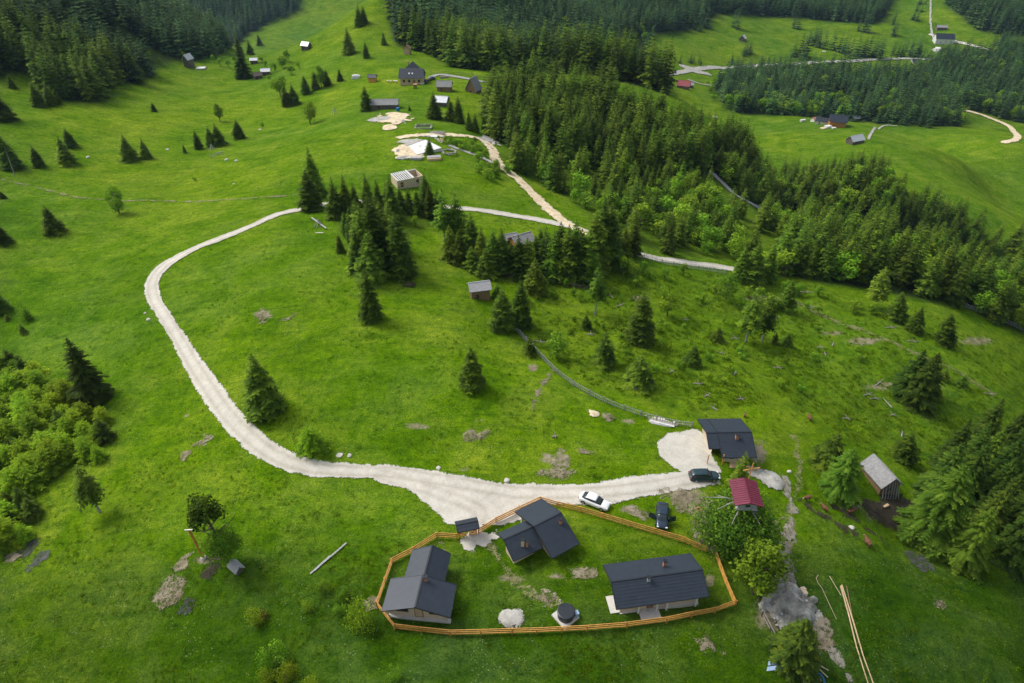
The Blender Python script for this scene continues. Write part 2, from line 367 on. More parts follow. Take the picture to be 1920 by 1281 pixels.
M['cow_white'] = simple('white_hide', (.65, .6, .52), .8, .15, 3)
M['yellow'] = simple('yellow_paint', (.72, .50, .10), .6, .1, 1)
M['roof_redfar'] = roof_metal('faded_red_roof', (.30, .06, .07), .6)
M['orange_wall'] = simple('orange_timber', (.50, .20, .04), .7, .2, 1)
# ---------------- mesh helpers ----------------
class MB:
    def __init__(s): s.v = []; s.f = []
    def add(s, vs, fs):
        n = len(s.v); s.v += [tuple(v) for v in vs]; s.f += [tuple(i+n for i in f) for f in fs]; return s
    def box(s, c, size, rz=0.0, tilt=None):
        c = Vector(c); hx, hy, hz = (k/2 for k in size); R = Matrix.Rotation(rz, 3, 'Z')
        if tilt is not None: R = tilt
        vs = [c + R@Vector((x*hx, y*hy, z*hz)) for z in (-1, 1) for x, y in ((-1, -1), (1, -1), (1, 1), (-1, 1))]
        return s.add(vs, [(3, 2, 1, 0), (4, 5, 6, 7), (0, 1, 5, 4), (1, 2, 6, 5), (2, 3, 7, 6), (3, 0, 4, 7)])
    def bar(s, a, b, w, t, up=Vector((0, 0, 1))):
        a = Vector(a); b = Vector(b); d = b-a; ln = d.length
        if ln < 1e-5: return s
        x = d/ln; y = up.cross(x)
        if y.length < 1e-4: y = Vector((1, 0, 0)).cross(x)
        y.normalize(); z = x.cross(y)
        R = Matrix((x, y, z)).transposed()
        return s.box((a+b)/2, (ln, w, t), tilt=R)
    def tube(s, pts, rs, n=8, cap=True):
        pts = [Vector(p) for p in pts]; base = len(s.v); rings = []
        if not hasattr(rs, '__len__'): rs = [rs]*len(pts)
        for i, p in enumerate(pts):
            d = (pts[min(i+1, len(pts)-1)]-pts[max(i-1, 0)]).normalized()
            y = Vector((0, 0, 1)).cross(d)
            if y.length < 1e-3: y = Vector((1, 0, 0)).cross(d)
            y.normalize(); z = d.cross(y)
            rings.append([p+(y*math.cos(2*math.pi*k/n)+z*math.sin(2*math.pi*k/n))*rs[i] for k in range(n)])
        vs = [v for r in rings for v in r]
        fs = [(i*n+k, i*n+(k+1) % n, (i+1)*n+(k+1) % n, (i+1)*n+k) for i in range(len(pts)-1) for k in range(n)]
        if cap: fs += [tuple(range(n-1, -1, -1)), tuple((len(pts)-1)*n+k for k in range(n))]
        return s.add(vs, fs)
    def quad(s, *p): return s.add(p, [tuple(range(len(p)))])
    def slab(s, poly, t):
        """polygon (any plane) thickened straight down by t"""
        n = len(poly); top = [Vector(p) for p in poly]; bot = [p-Vector((0, 0, t)) for p in top]
        nz = sum((top[i].x*top[(i+1) % n].y-top[(i+1) % n].x*top[i].y) for i in range(n))
        if nz < 0: top.reverse(); bot.reverse()
        fs = [tuple(range(n)), tuple(range(2*n-1, n-1, -1))]+[(i, i+n, (i+1) % n+n, (i+1) % n) for i in range(n)]
        return s.add(top+bot, fs)
    def build(s, name, mat, parent=None, smooth=False, bevel=0):
        me = bpy.data.meshes.new(name); vs = s.v
        if parent is not None:
            mi = wmat(parent).inverted(); vs = [tuple(mi@Vector(v)) for v in vs]
        me.from_pydata(vs, [], s.f); me.update()
        me.materials.append(M[mat] if isinstance(mat, str) else mat)
        o = bpy.data.objects.new(name, me); C.objects.link(o)
        if parent is not None: o.parent = parent
        if smooth:
            me.polygons.foreach_set('use_smooth', [True]*len(me.polygons))
        if bevel:
            bm = bmesh.new(); bm.from_mesh(me); bmesh.ops.bevel(bm, geom=bm.edges[:], offset=bevel, segments=1, affect='EDGES', profile=.5); bm.to_mesh(me); bm.free()
        return o
def wmat(o):
    m = Matrix.LocRotScale(o.location, o.rotation_euler, o.scale)
    return (wmat(o.parent)@m) if o.parent else m
def tag(o, label, cat=None, group=None, kind=None):
    if label: o['label'] = label
    if cat: o['category'] = cat
    if group: o['group'] = group
    if kind: o['kind'] = kind
    return o
def thing(name, label, cat, loc, rz=0, group=None):
    o = bpy.data.objects.new(name, None); C.objects.link(o); o.empty_display_size = .5
    o.location = loc; o.rotation_euler = (0, 0, rz); return tag(o, label, cat, group)
def copy_tree(o, parent=None):
    c = o.copy(); C.objects.link(c); c.parent = parent
    for ch in list(o.children): copy_tree(ch, c)
    return c

def np_mesh(name, V, F, mat, attrs=None, smooth=False, link=True):
    V = np.asarray(V, np.float32); F = np.asarray(F, np.int32); k = F.shape[1]
    me = bpy.data.meshes.new(name)
    me.vertices.add(len(V)); me.vertices.foreach_set('co', V.ravel())
    me.loops.add(F.size); me.loops.foreach_set('vertex_index', F.ravel())
    me.polygons.add(len(F)); me.polygons.foreach_set('loop_start', np.arange(0, F.size, k, dtype=np.int32))
    me.polygons.foreach_set('loop_total', np.full(len(F), k, np.int32))
    if smooth: me.polygons.foreach_set('use_smooth', np.ones(len(F), bool))
    me.update(calc_edges=True)
    me.materials.append(M[mat] if isinstance(mat, str) else mat)
    for an, av in (attrs or {}).items():
        if np.ndim(av) == 2:
            a = me.color_attributes.new(an, 'FLOAT_COLOR', 'POINT'); a.data.foreach_set('color', np.asarray(av, np.float32).ravel())
        else:
            a = me.attributes.new(an, 'FLOAT', 'POINT'); a.data.foreach_set('value', np.asarray(av, np.float32))
    if not link: return me
    o = bpy.data.objects.new(name, me); C.objects.link(o); return o

def zlift(x, y): return 0.05 + np.hypot(x, y)*0.0007
def patch(name, sdf, bounds, cell, mat, lift=0.0, mound=None, track=None, rag=.25, ragscale=1.2, label=None, cat=None, kind=None, group=None, seed=1, sink=False):
    """a draped sheet of ground cover where sdf(x, y) < 0, with a ragged edge; mound(sdf) raises it"""
    x0, x1, y0, y1 = bounds
    nx = max(3, int((x1-x0)/cell)+1); ny = max(3, int((y1-y0)/cell)+1)
    X, Y = np.meshgrid(np.linspace(x0, x1, nx), np.linspace(y0, y1, ny))
    S = sdf(X, Y); S = S + fbm(X, Y, ragscale, 3, seed)*rag
    jit = cell*.3
    Xj = X+fbm(X, Y, cell*1.5, 1, 21)*jit; Yj = Y+fbm(X, Y, cell*1.5, 1, 22)*jit
    Z = hgt(Xj, Yj)+zlift(Xj, Yj)+lift
    if mound: Z = Z + mound(np.clip(-S, 0, None), X, Y)
    inn = S < .35+cell*.5
    cellin = (inn[:-1, :-1].astype(int)+inn[1:, :-1]+inn[:-1, 1:]+inn[1:, 1:]) >= 3
    idx = np.arange(nx*ny).reshape(ny, nx)
    F = np.stack([idx[:-1, :-1][cellin], idx[:-1, 1:][cellin], idx[1:, 1:][cellin], idx[1:, :-1][cellin]], 1)
    if len(F) == 0: return None
    used = np.unique(F); rm = np.full(nx*ny, -1); rm[used] = np.arange(len(used)); F = rm[F]
    V = np.c_[Xj.ravel()[used], Yj.ravel()[used], Z.ravel()[used]]
    T = (track(X, Y).ravel()[used] if track else np.zeros(len(used)))
    ED = S.ravel()[used]
    c = V.mean(0)
    o = np_mesh(name, V-c, F, mat, {'track': T, 'edge': ED}, smooth=True); o.location = c
    tag(o, label, cat, group, kind); return o
def W(pts): return [tuple(at(*p)[:2]) for p in pts]
def poly_sdf(pts):
    def f(x, y):
        d = segdist(x, y, pts, True); return np.where(inpoly(x, y, pts), -d, d)
    return f
def bnd(pts, m=2):
    a = np.array([p[:2] for p in pts]); return (a[:, 0].min()-m, a[:, 0].max()+m, a[:, 1].min()-m, a[:, 1].max()+m)
def smooth_line(pts, n=6):
    P = [Vector((p[0], p[1])) for p in pts]; out = []
    for i in range(len(P)-1):
        p0 = P[max(i-1, 0)]; p1 = P[i]; p2 = P[i+1]; p3 = P[min(i+2, len(P)-1)]
        for k in range(n):
            t = k/n
            out.append(tuple(.5*((2*p1)+(p2-p0)*t+(2*p0-5*p1+4*p2-p3)*t*t+(3*p1-p0-3*p2+p3)*t**3)))
    out.append(tuple(P[-1])); return out
# ---------------- the ground ----------------
WOODS = [  # (outline of the trees' feet in the picture, nearest, farthest, spacing, height range, kind)
 ([(-300,145),(0,140),(55,128),(95,190),(190,192),(205,158),(262,158),(300,125),(342,112),(330,80),(260,20),(225,-40),(-300,-60)],215,660,5.4,(15,23),'clumped'),
 ([(160,-160),(230,0),(300,70),(440,88),(470,60),(560,20),(560,-160)],520,2100,9.0,(20,28),'far'),
 ([(335,118),(400,108),(440,80),(500,46),(562,2),(600,-40),(420,-60),(320,60)],395,700,6.2,(17,25),'spruce'),
 ([(724,-60),(730,40),(745,88),(800,100),(850,127),(925,135),(1010,135),(1130,142),(1200,165),(1252,182),(1222,135),(1150,122),(1160,75),(1210,62),(1260,62),(1300,50),(1350,26),(1500,34),(1640,46),(1668,20),(1670,-90),(1200,-120),(724,-120)],330,1250,6.6,(17,26),'spruce'),
 ([(1225,62),(1290,60),(1310,30),(1280,0),(1170,60),(1150,120),(1222,128)],560,1100,12,(12,20),'spruce'),
 ([(1772,-90),(1775,10),(1815,45),(1870,68),(1980,72),(1980,-90)],600,1250,7.0,(18,26),'far'),
 ([(1340,165),(1372,140),(1420,140),(1480,134),(1700,140),(1745,122),(1765,105),(1850,104),(1880,75),(1990,70),(1990,250),(1930,232),(1890,228),(1850,212),(1795,200),(1800,238),(1700,235),(1600,228),(1500,218),(1400,214),(1362,208)],520,980,6.4,(14,22),'spruce'),
 ([(925,262),(908,200),(960,175),(990,172),(1080,178),(1160,200),(1220,222),(1270,250),(1310,280),(1330,330),(1240,330),(1200,340),(1100,312),(1000,300)],190,400,4.7,(13,20),'spruce'),
 ([(960,322),(940,290),(1000,300),(1100,312),(1200,340),(1330,330),(1420,395),(1500,420),(1600,440),(1500,520),(1440,518),(1380,500),(1340,480),(1280,482),(1200,472),(1150,455),(1118,420),(1090,392),(1060,372),(1010,345)],150,360,4.8,(7,14),'mixed'),
 ([(1270,250),(1330,258),(1420,268),(1500,290),(1560,300),(1640,335),(1700,378),(1790,412),(1858,455),(1880,520),(1990,575),(1990,660),(1900,618),(1800,575),(1720,562),(1640,545),(1500,522),(1440,518),(1500,420),(1420,395),(1330,330)],150,400,4.6,(10,17),'mixed2'),
 ([(1130,500),(1250,500),(1380,512),(1500,530),(1640,560),(1800,590),(1920,640),(1960,690),(1800,660),(1640,600),(1500,575),(1300,545),(1150,535)],120,260,6.5,(3.5,9),'fringe'),
]
FRONT_WOOD = [(1745,955),(1735,905),(1780,865),(1850,835),(1930,800),(2100,760),(2150,900),(2100,1180),(1930,1115),(1870,1045),(1810,990)]
GROVE1 = [(620,400),(640,380),(830,385),(830,420),(770,440),(770,520),(690,525),(665,480),(640,430)]
GROVE2 = [(830,480),(850,440),(960,450),(1100,450),(1160,480),(1130,540),(1000,535),(900,520)]
BARE = [(1030,860,26,18),(1060,858,16,10),(900,788,20,7),(1290,930,60,30),(1330,1000,40,26),(1480,1000,22,60),(1450,1150,60,60),(1520,1200,50,60),(1180,955,30,14),
 (960,1085,50,8),(1010,1120,30,8),(1040,1080,24,8),(1100,1075,24,10),(1160,1070,20,8),(1330,1090,16,24),(740,1120,14,12),(380,1050,30,14),(350,780,12,5),(340,858,8,10),(500,590,20,14),(380,833,14,6),
 (1690,725,120,14),(1620,640,60,14),(1560,625,40,8),(1680,960,110,34),(1590,950,50,10),(1830,640,60,14),(1420,850,30,40),(870,880,16,8),(1180,790,26,8),(780,800,40,10),(1000,690,20,12),(1200,560,30,10),(1430,560,60,10),(1060,290,50,14),(1150,300,60,12)]
def build_ground():
    na, nr = len(AZG), len(RG)
    V = np.c_[X2.ravel(), Y2.ravel(), H2.ravel()]
    idx = np.arange(na*nr).reshape(nr, na)
    F = np.stack([idx[:-1, :-1].ravel(), idx[:-1, 1:].ravel(), idx[1:, 1:].ravel(), idx[1:, :-1].ravel()], 1)[:, ::-1]
    PX, PY, D = project(V[:, 0], V[:, 1], V[:, 2]); R = np.hypot(V[:, 0], V[:, 1])
    wx = fbm(V[:, 0], V[:, 1], 14, 3, 31)
    vis = D > 20
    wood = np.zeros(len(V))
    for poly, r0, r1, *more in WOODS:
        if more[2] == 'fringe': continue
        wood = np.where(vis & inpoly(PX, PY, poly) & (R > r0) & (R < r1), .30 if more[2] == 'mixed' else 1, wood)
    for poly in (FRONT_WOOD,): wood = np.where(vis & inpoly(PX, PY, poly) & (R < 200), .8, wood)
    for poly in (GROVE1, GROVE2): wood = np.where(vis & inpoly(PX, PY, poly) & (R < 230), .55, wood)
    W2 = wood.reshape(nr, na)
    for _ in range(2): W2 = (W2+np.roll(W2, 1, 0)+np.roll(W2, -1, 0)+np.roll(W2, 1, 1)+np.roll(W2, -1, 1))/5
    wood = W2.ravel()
    rough = np.where(vis & inpoly(PX, PY, ROUGH), 1.0, 0)
    scrub = [(1000,330),(1150,300),(1330,330),(1420,400),(1500,430),(1330,480),(1100,400)]
    rough = np.where(vis & inpoly(PX, PY, scrub) & (R < 380), 1.0, rough)
    R2_ = rough.reshape(nr, na)
    for _ in range(8): R2_ = (R2_+np.roll(R2_, 1, 0)+np.roll(R2_, -1, 0)+np.roll(R2_, 1, 1)+np.roll(R2_, -1, 1))/5
    rough = np.clip(R2_.ravel()+.25*wx*(R2_.ravel() > .02), 0, 1)
    lush_shade = smooth(930, 1150, PY)*.85*vis + smooth(330, 520, R)*.2 + smooth(60, -30, PX)*.3  # taller foreground grass plus painted cloud shade; slight cooler tint far off
    lush_shade = np.clip(lush_shade + .25*smooth(1350, 1650, PX)*smooth(600, 800, PY) + wx*.15, 0, 1)
    bare = np.zeros(len(V))
    for cx, cy, rx, ry in BARE:
        d = np.hypot((PX-cx)/rx, (PY-cy)/ry); bare = np.maximum(bare, np.where(vis, .62*np.clip(1.3-d, 0, 1), 0))
    mine = [(705,1135),(735,1050),(818,1002),(900,990),(1040,945),(1325,1032),(1378,1130),(1250,1165),(1010,1185),(740,1178)]
    bare = np.where(inpoly(PX, PY, mine) & vis, np.maximum(bare, .30), bare)
    bare = np.where(rough > .5, np.maximum(bare, .27), bare)
    one = np.ones(len(V))
    o = np_mesh('ground', V, F, 'grass', {'zone': np.c_[rough, lush_shade, bare, one], 'wood': np.c_[wood, wood, wood, one]}, smooth=True)
    tag(o, 'green mountain meadows and slopes', None, None, 'structure')
build_ground()

# ---------------- roads and bare areas ----------------
ROADPX = [(1330,896),(1290,900),(1240,910),(1180,918),(1100,924),(1020,926),(940,920),(870,908),(800,896),(730,886),(660,884),(600,880),(545,868),(495,842),(452,805),(417,765),(388,722),(362,682),(337,638),(311,597),(292,567),(285,540),(294,515),(318,492),(358,470),(408,450),(458,430),(500,411),(540,398),(578,390),(625,383),(700,380),(780,385),(860,391),(920,398),(980,408),(1030,417),(1085,430),(1130,450),(1195,476),(1262,489),(1360,503),(1398,508)]
_rp = [at(*p) for p in ROADPX]
ROAD = smooth_line([p[:2] for p in _rp], 5)
APRON = W([(690,876),(770,890),(880,907),(1000,917),(1110,908),(1220,890),(1300,882),(1345,878),(1352,908),(1250,925),(1180,937),(1120,950),(1060,945),(1035,948),(965,978),(905,996),(868,1002),(850,1000),(826,966),(800,944),(764,918),(700,902)])
YARD = W([(1306,806),(1326,820),(1332,850),(1352,885),(1300,897),(1262,878),(1238,856),(1233,832),(1252,814),(1282,808)])
def chunk_road(pts, hw, size=40):
    """split a long road's area into tiles so that each draped sheet stays small"""
    a = np.array(pts); return (a[:, 0].min()-hw-2, a[:, 0].max()+hw+2, a[:, 1].min()-hw-2, a[:, 1].max()+hw+2)
near = [p for p in ROAD if math.hypot(*p) < 400]
def road_sdf(x, y):
    d = segdist(x, y, ROAD); r = np.hypot(x, y)
    hw = 1.62+0.18*np.sin(x*.11)+0.18*np.cos(y*.13)
    s = d-hw
    s = np.minimum(s, poly_sdf(APRON)(x, y)); s = np.minimum(s, poly_sdf(YARD)(x, y)); return s
def track_fn(x, y):
    d = segdist(x, y, ROAD); t = np.exp(-((d-.85)/.30)**2)
    t = np.maximum(t, .7*np.exp(-((segdist(x, y, smooth_line(W([(700,885),(820,925),(900,960),(878,992)]), 5))-.8)/.35)**2))
    return np.clip(t+fbm(x, y, 5, 2, 3)*.2*(t > .1), 0, 1)
patch('road', road_sdf, chunk_road(ROAD, 3), .30, 'gravel', track=track_fn, rag=.16, ragscale=1.5, label='pale limestone gravel road looping over the meadow', kind='structure')
def ribbon(name, pts, hw, mat, label, cell=.5, rag=.3, lift=0.0):
    L = smooth_line(W(pts), 5)
    patch(name, lambda x, y: segdist(x, y, L)-hw, bnd(L, hw+2), cell, mat, rag=rag, label=label, kind='structure', lift=lift)
ribbon('road', [(1092,436),(1050,410),(1018,383),(985,350),(962,330),(940,312),(930,300)], 1.9, 'gravel_tan', 'tan dirt road climbing from the fork', .5, .5, .02)
ribbon('road', [(930,302),(922,280),(905,264),(880,257),(845,254),(800,254),(752,258)], 1.7, 'gravel_tan', 'bare tan track above the white foundation', .5, .6)
ribbon('path', [(845,274),(870,284),(900,294),(920,305)], .8, 'gravel_grey', 'narrow grey path beside the building pit', .5, .4)
ribbon('road', [(806,146),(822,141),(845,143),(880,149),(920,157),(950,163),(980,168)], 1.5, 'asphalt', 'grey lane behind the dark-roofed house', .8, .15)
ribbon('road', [(1338,328),(1362,350),(1390,372),(1432,396)], 2.0, 'asphalt', 'grey road glimpsed among the slope trees', .8, .2)
ribbon('road', [(1215,150),(1250,140),(1300,132),(1350,128),(1400,126),(1480,122),(1560,117),(1650,112),(1760,113)], 3.6, 'gravel_grey', 'valley road below the opposite wood', 1.6, .5)
ribbon('road', [(1745,66),(1775,76),(1800,81),(1855,95)], 3.0, 'gravel', 'white drive of the far lodge', 1.6, .4)
ribbon('path', [(1745,0),(1744,35),(1748,66),(1752,80)], 1.0, 'gravel_grey', 'thin straight path up the far pasture', 1.2, .5)
ribbon('road', [(1795,206),(1840,216),(1870,228),(1897,243),(1907,255),(1903,263),(1882,268)], 2.4, 'gravel_tan', 'brown hairpin track on the right', 1.2, .4)
ribbon('path', [(1290,150),(1310,157),(1333,161)], 1.3, 'gravel_grey', 'short pale path by the valley farm', 1.0, .3)
ribbon('path', [(1628,262),(1634,250),(1650,240),(1680,237)], .8, 'gravel_grey', 'pale footpath beside the tin-roofed barn', .8, .4)
ribbon('path', [(1470,895),(1485,950),(1480,990),(1474,1030),(1478,1060),(1483,1090),(1488,1110)], .50, 'path_gravel', 'stony footpath below the treehouse', .22, .7)
ribbon('path', [(1500,1160),(1530,1190),(1560,1225),(1600,1281),(1620,1310)], .45, 'path_gravel', 'trodden path in the lower right corner', .22, .6)
ribbon('path', [(895,990),(880,1012),(882,1020)], 1.0, 'gravel', 'gravel threshold inside the gate', .2, .5)
ribbon('path', [(5,338),(80,355),(150,372),(215,377),(300,378),(420,376),(560,366)], .28, 'soil', 'faint rutted track across the left meadow', .3, .45)
ribbon('path', [(1040,690),(1018,720),(1005,745),(998,770)], .25, 'soil', 'worn line through the grass below the picket fence', .25, .5)
ribbon('path', [(905,1012),(925,1035),(945,1062),(968,1090),(1000,1115),(1045,1132)], .55, 'worn', 'faint worn foot track through the fenced yard', .2, .5)
ribbon('path', [(1480,560),(1560,600),(1640,630),(1720,665),(1800,700),(1860,740)], .7, 'worn', 'worn cattle track across the rough pasture', .4, .7)
ribbon('path', [(1470,1120),(1440,1000),(1480,960),(1500,880),(1490,820)], .35, 'worn', 'faint cattle track beside the treehouse', .3, .5)
def blob(name, px, py, rx, ry, mat, label, cat=None, h=0, cell=.25, rag=.5, kind=None, group=None, rs=1.3, p=.5, seed=None, lift=0, rough=.12):
    """rx, ry in metres on the ground"""
    c = at(px, py); ca, sa = c.y/math.hypot(c.x, c.y), c.x/math.hypot(c.x, c.y)
    def sdf(x, y):
        dx, dy = x-c.x, y-c.y; u = (dx*ca-dy*sa)/rx; v = (dx*sa+dy*ca)/ry
        return (np.hypot(u, v)-1)*min(rx, ry)
    m = (lambda s, X, Y: h*np.clip(s/min(rx, ry), 0, 1)**p + (rough*h*fbm(X, Y, .9, 3, 4))*np.clip(s, 0, 1)) if h else None
    return patch(name, sdf, (c.x-rx-ry-2, c.x+rx+ry+2, c.y-rx-ry-2, c.y+rx+ry+2), cell, mat, mound=m, rag=rag, ragscale=rs, label=label, cat=cat, kind=kind, group=group, seed=seed or int(px), lift=lift)
# heaps: things one could shovel away
blob('gravel_pile', 958,1160, 1.35,1.35, 'gravel_grey', 'small grey gravel pile inside the fence beside the hot tub', 'gravel pile', .45, .14, .25)
blob('gravel_pile', 1446,901, 1.9,1.9, 'gravel_grey', 'round grey gravel heap behind the red-roofed treehouse', 'gravel pile', .5, .18, .3)
blob('gravel_pile', 1474,1140, 3.5,3.7, 'rubble', 'large grey stony mound outside the fence corner', 'gravel pile', 1.5, .16, 1.0, rough=.34)
blob('sand_pile', 1112,776, .9,.8, 'gravel_tan', 'yellow sawdust heap below the picket fence', 'sawdust pile', .3, .16, .3)
blob('gravel_pile', 1141,782, 1.1,1.1, 'soil', 'low brown earth heap beside the yellow sawdust', 'earth pile', .3, .16, .3)
blob('earth_pile', 881,818, 1.25,1.0, 'soil', 'left of two brown earth heaps in the middle meadow', 'earth pile', .5, .16, .3, group='pair of earth heaps')
blob('earth_pile', 904,816, 1.0,.8, 'soil', 'right of two brown earth heaps in the middle meadow', 'earth pile', .45, .16, .3, group='pair of earth heaps')
blob('brush_pile', 769,535, 1.4,1.0, 'mud', 'dark brush pile near the lone narrow spruce', 'brush pile', .6, .2, .4)
# ground scars
for i, (px, py, rx, ry, mt, cell) in enumerate([(321,1110,2.0,2.3,'soil',.2),(345,1055,1.0,.8,'soil',.2),(400,1048,1.2,.9,'mud',.2),(395,1072,1.5,.9,'mud',.2),(352,1132,.9,1.2,'ash',.16),
    (55,1028,1.4,1.5,'ash',.2),(72,1052,1.3,1.4,'ash',.2),(1722,1055,1.7,2.0,'ash',.16),(1648,965,3.6,2.2,'mud',.3),(1700,962,4.5,3.0,'mud',.3),(1690,985,4,2.0,'mud',.3),
    (1520,1172,1.6,2.2,'rubble',.2),(1535,1188,1.6,2.2,'soil',.25),(1050,868,1.0,2.2,'soil',.2),(1040,888,2.0,1.2,'soil',.2),(1545,968,3.0,.6,'mud',.2),(1590,968,2.5,.5,'mud',.2),
    (1340,1000,3.5,3.5,'soil',.25),(1295,945,4.0,2.0,'soil',.25),(910,1010,1.6,1.3,'gravel',.2),(1190,960,2,.8,'soil',.2),(1020,1122,1.0,.6,'soil',.2),(1100,1078,1.3,.7,'soil',.2),
    (1100,850,1.2,.5,'soil',.2),(1240,790,1.6,.6,'stone' ,.2),(700,1130,.8,.8,'soil',.2),(490,592,1.0,2.2,'soil',.25),(535,598,1.6,.8,'soil',.25),(350,855,.7,.7,'soil',.2),(380,828,1.2,.8,'soil',.2),(1420,890,1.8,1.2,'gravel_grey',.2),
    (1330,1210,1.5,.8,'soil',.2),(20,1040,.8,1.8,'soil',.2),(1755,1128,1,.6,'soil',.2),(640,855,.5,.3,'gravel',.15),(825,1040,.6,1.4,'soil',.2)]):
    blob('bare_ground', px, py, rx, ry, mt if mt != 'stone' else 'gravel', 'patch of bare or scorched ground', None, 0, cell, .6, 'structure', rs=1.1, lift=.015+.002*(i % 5))
blob('bare_ground', 738,222, 6.5,8.0, 'gravel_tan', 'pale quarried scar on the hillside', None, 0, .4, 2.0, 'structure', rs=3)
blob('bare_ground', 730,240, 2.0,5.0, 'gravel_tan', 'pale quarried scar on the hillside', None, 0, .4, 1.2, 'structure', rs=3, lift=.03)
blob('bare_ground', 714,224, 4.5,3.0, 'gravel_grey', 'pale quarried scar on the hillside', None, 0, .4, 1.5, 'structure', rs=3, lift=.02)
blob('bare_ground', 765,284, 4.5,6.0, 'gravel_tan', 'pale levelled earth round the white foundation', None, 0, .35, 1.6, 'structure', rs=2, lift=.0)
blob('bare_ground', 775,266, 4.5,3.5, 'gravel_grey', 'pale levelled earth round the white foundation', None, 0, .35, 1.4, 'structure', rs=2, lift=.015)
blob('bare_ground', 918,264, 3.5,4.0, 'gravel_grey', 'pale stony bank above the tan track', None, 0, .35, 1.6, 'structure', rs=2, lift=.015)
blob('bare_ground', 820,90, 5,2.0, 'gravel_grey', 'pale stones at the wood edge', None, 0, .6, 1.6, 'structure', rs=2)
blob('bare_ground', 1300,132, 16,6, 'gravel_grey', 'widened verge of the valley road', None, 0, 1.5, 2, 'structure', rs=5)

# the air between the camera and the far mountainsides
bm = bmesh.new(); bmesh.ops.create_cube(bm, size=1); hz = bpy.data.meshes.new('haze'); bm.to_mesh(hz); bm.free()
zlo = float(H2.min())-1; zhi = float(max(H2.max(), CAMH))+45
ho = bpy.data.objects.new('haze', hz); C.objects.link(ho); ho.location = (0, 0, (zlo+zhi)/2); ho.scale = (7400, 7400, zhi-zlo)
hm = bpy.data.materials.new('valley_air'); hm.use_nodes = True; hm.node_tree.nodes.clear(); hN = hm.node_tree.nodes
hv = hN.new('ShaderNodeVolumePrincipled'); hv.inputs['Color'].default_value = (.45, .68, 1.0, 1); hv.inputs['Density'].default_value = .00005; hv.inputs['Anisotropy'].default_value = .1
hO = hN.new('ShaderNodeOutputMaterial'); hm.node_tree.links.new(hv.outputs[0], hO.inputs['Volume']); hz.materials.append(hm)
tag(ho, 'thin bluish air over the valley', None, None, 'stuff')
# ---------------- trees ----------------
def kites(base, d, side, L, wd, drop):
    """arrays: base (n,3), unit dir d, unit side, length, half width, droop -> quads"""
    tip = base+d*L[:, None]; tip[:, 2] -= drop
    mid = base+d*(L*.45)[:, None]; mid[:, 2] -= drop*.15
    a = mid+side*wd[:, None]; b = mid-side*wd[:, None]; a[:, 2] -= wd*.45; b[:, 2] -= wd*.45
    return np.stack([base, a, tip, b], 1)
def spruce_crown(seed, whorls=26, br=10, seg=5, R=.19, start=.05, power=.85, dens=1.0, droop=.30, gap=.06, tf=.52):
    g = np.random.default_rng(seed); Q = []; T = []
    for w in range(whorls):
        t = w/(whorls-1); z0 = start+(1-start)*(t**.93)*.985
        env = R*(1-t)**power*(0.82+.36*g.random())+.006
        if w == 0: env *= .8
        n = max(4, int(br*(.55+.45*(1-t))))
        off = g.random()*6.28
        for k in range(n):
            if g.random() < gap: continue
            a = off+k*2*math.pi/n+g.normal()*.16; L = env*(.78+.4*g.random()); z = z0+g.normal()*.010
            el = -0.12+.75*t+g.normal()*.08
            rd = np.array([math.cos(a), math.sin(a), 0]); sd = np.array([-math.sin(a), math.cos(a), 0])
            S = max(2, int(round(seg*(.4+.6*(1-t)))))
            tone = np.clip(.5+g.normal()*.22, 0, 1)
            for s in range(S):
                f = (s+.35)/S
                p = np.array([0, 0, z])+rd*L*f+np.array([0, 0, L*(math.sin(el)*f-droop*f*f)])
                tl = L*(tf-.48*tf*f)*(.8+.4*g.random())+.004
                for sg in (-1, 1):
                    dd = rd*.62+sd*sg*.78+np.array([0, 0, -.10-.2*g.random()]); dd /= np.linalg.norm(dd)
                    ss = np.cross(dd, [0, 0, 1]); ss /= np.linalg.norm(ss)
                    Q.append((p, dd, ss, tl, tl*.24*dens+.0022, tl*.22)); T.append(np.clip(tone+g.normal()*.12+.10*f, 0, 1))
            p = np.array([0, 0, z])+rd*L*.35+np.array([0, 0, L*(math.sin(el)*.35-droop*.12)])
            dd = rd+np.array([0, 0, math.sin(el)-droop]); dd /= np.linalg.norm(dd)
            Q.append((p, dd, sd, L*.74, L*.11*(tf/.52)**2.2+.002, L*.03)); T.append(np.clip(tone+.08, 0, 1))
    # leader
    for k in range(5):
        a = k*1.256; Q.append((np.array([0, 0, .955]), np.array([math.cos(a)*.12, math.sin(a)*.12, 1.0])/1.01, np.array([-math.sin(a), math.cos(a), 0]), .045, .006, 0)); T.append(.6)
    A = [np.array([q[i] for q in Q]) for i in range(6)]
    K = kites(*A); n = len(K)
    return K.reshape(-1, 3), np.arange(n*4).reshape(n, 4), np.repeat(T, 4)
def trunk_mesh(name, mat, h=.97, r=.016, n=7, bend=0.0):
    mb = MB(); mb.tube([(bend*math.sin(k*.5), bend*k*.3, h*k/6-.03) for k in range(7)], [r*(1.25 if k == 0 else 1-.15*k) for k in range(7)], n)
    me = bpy.data.meshes.new(name); me.from_pydata(mb.v, [], mb.f); me.materials.append(M[mat]); return me
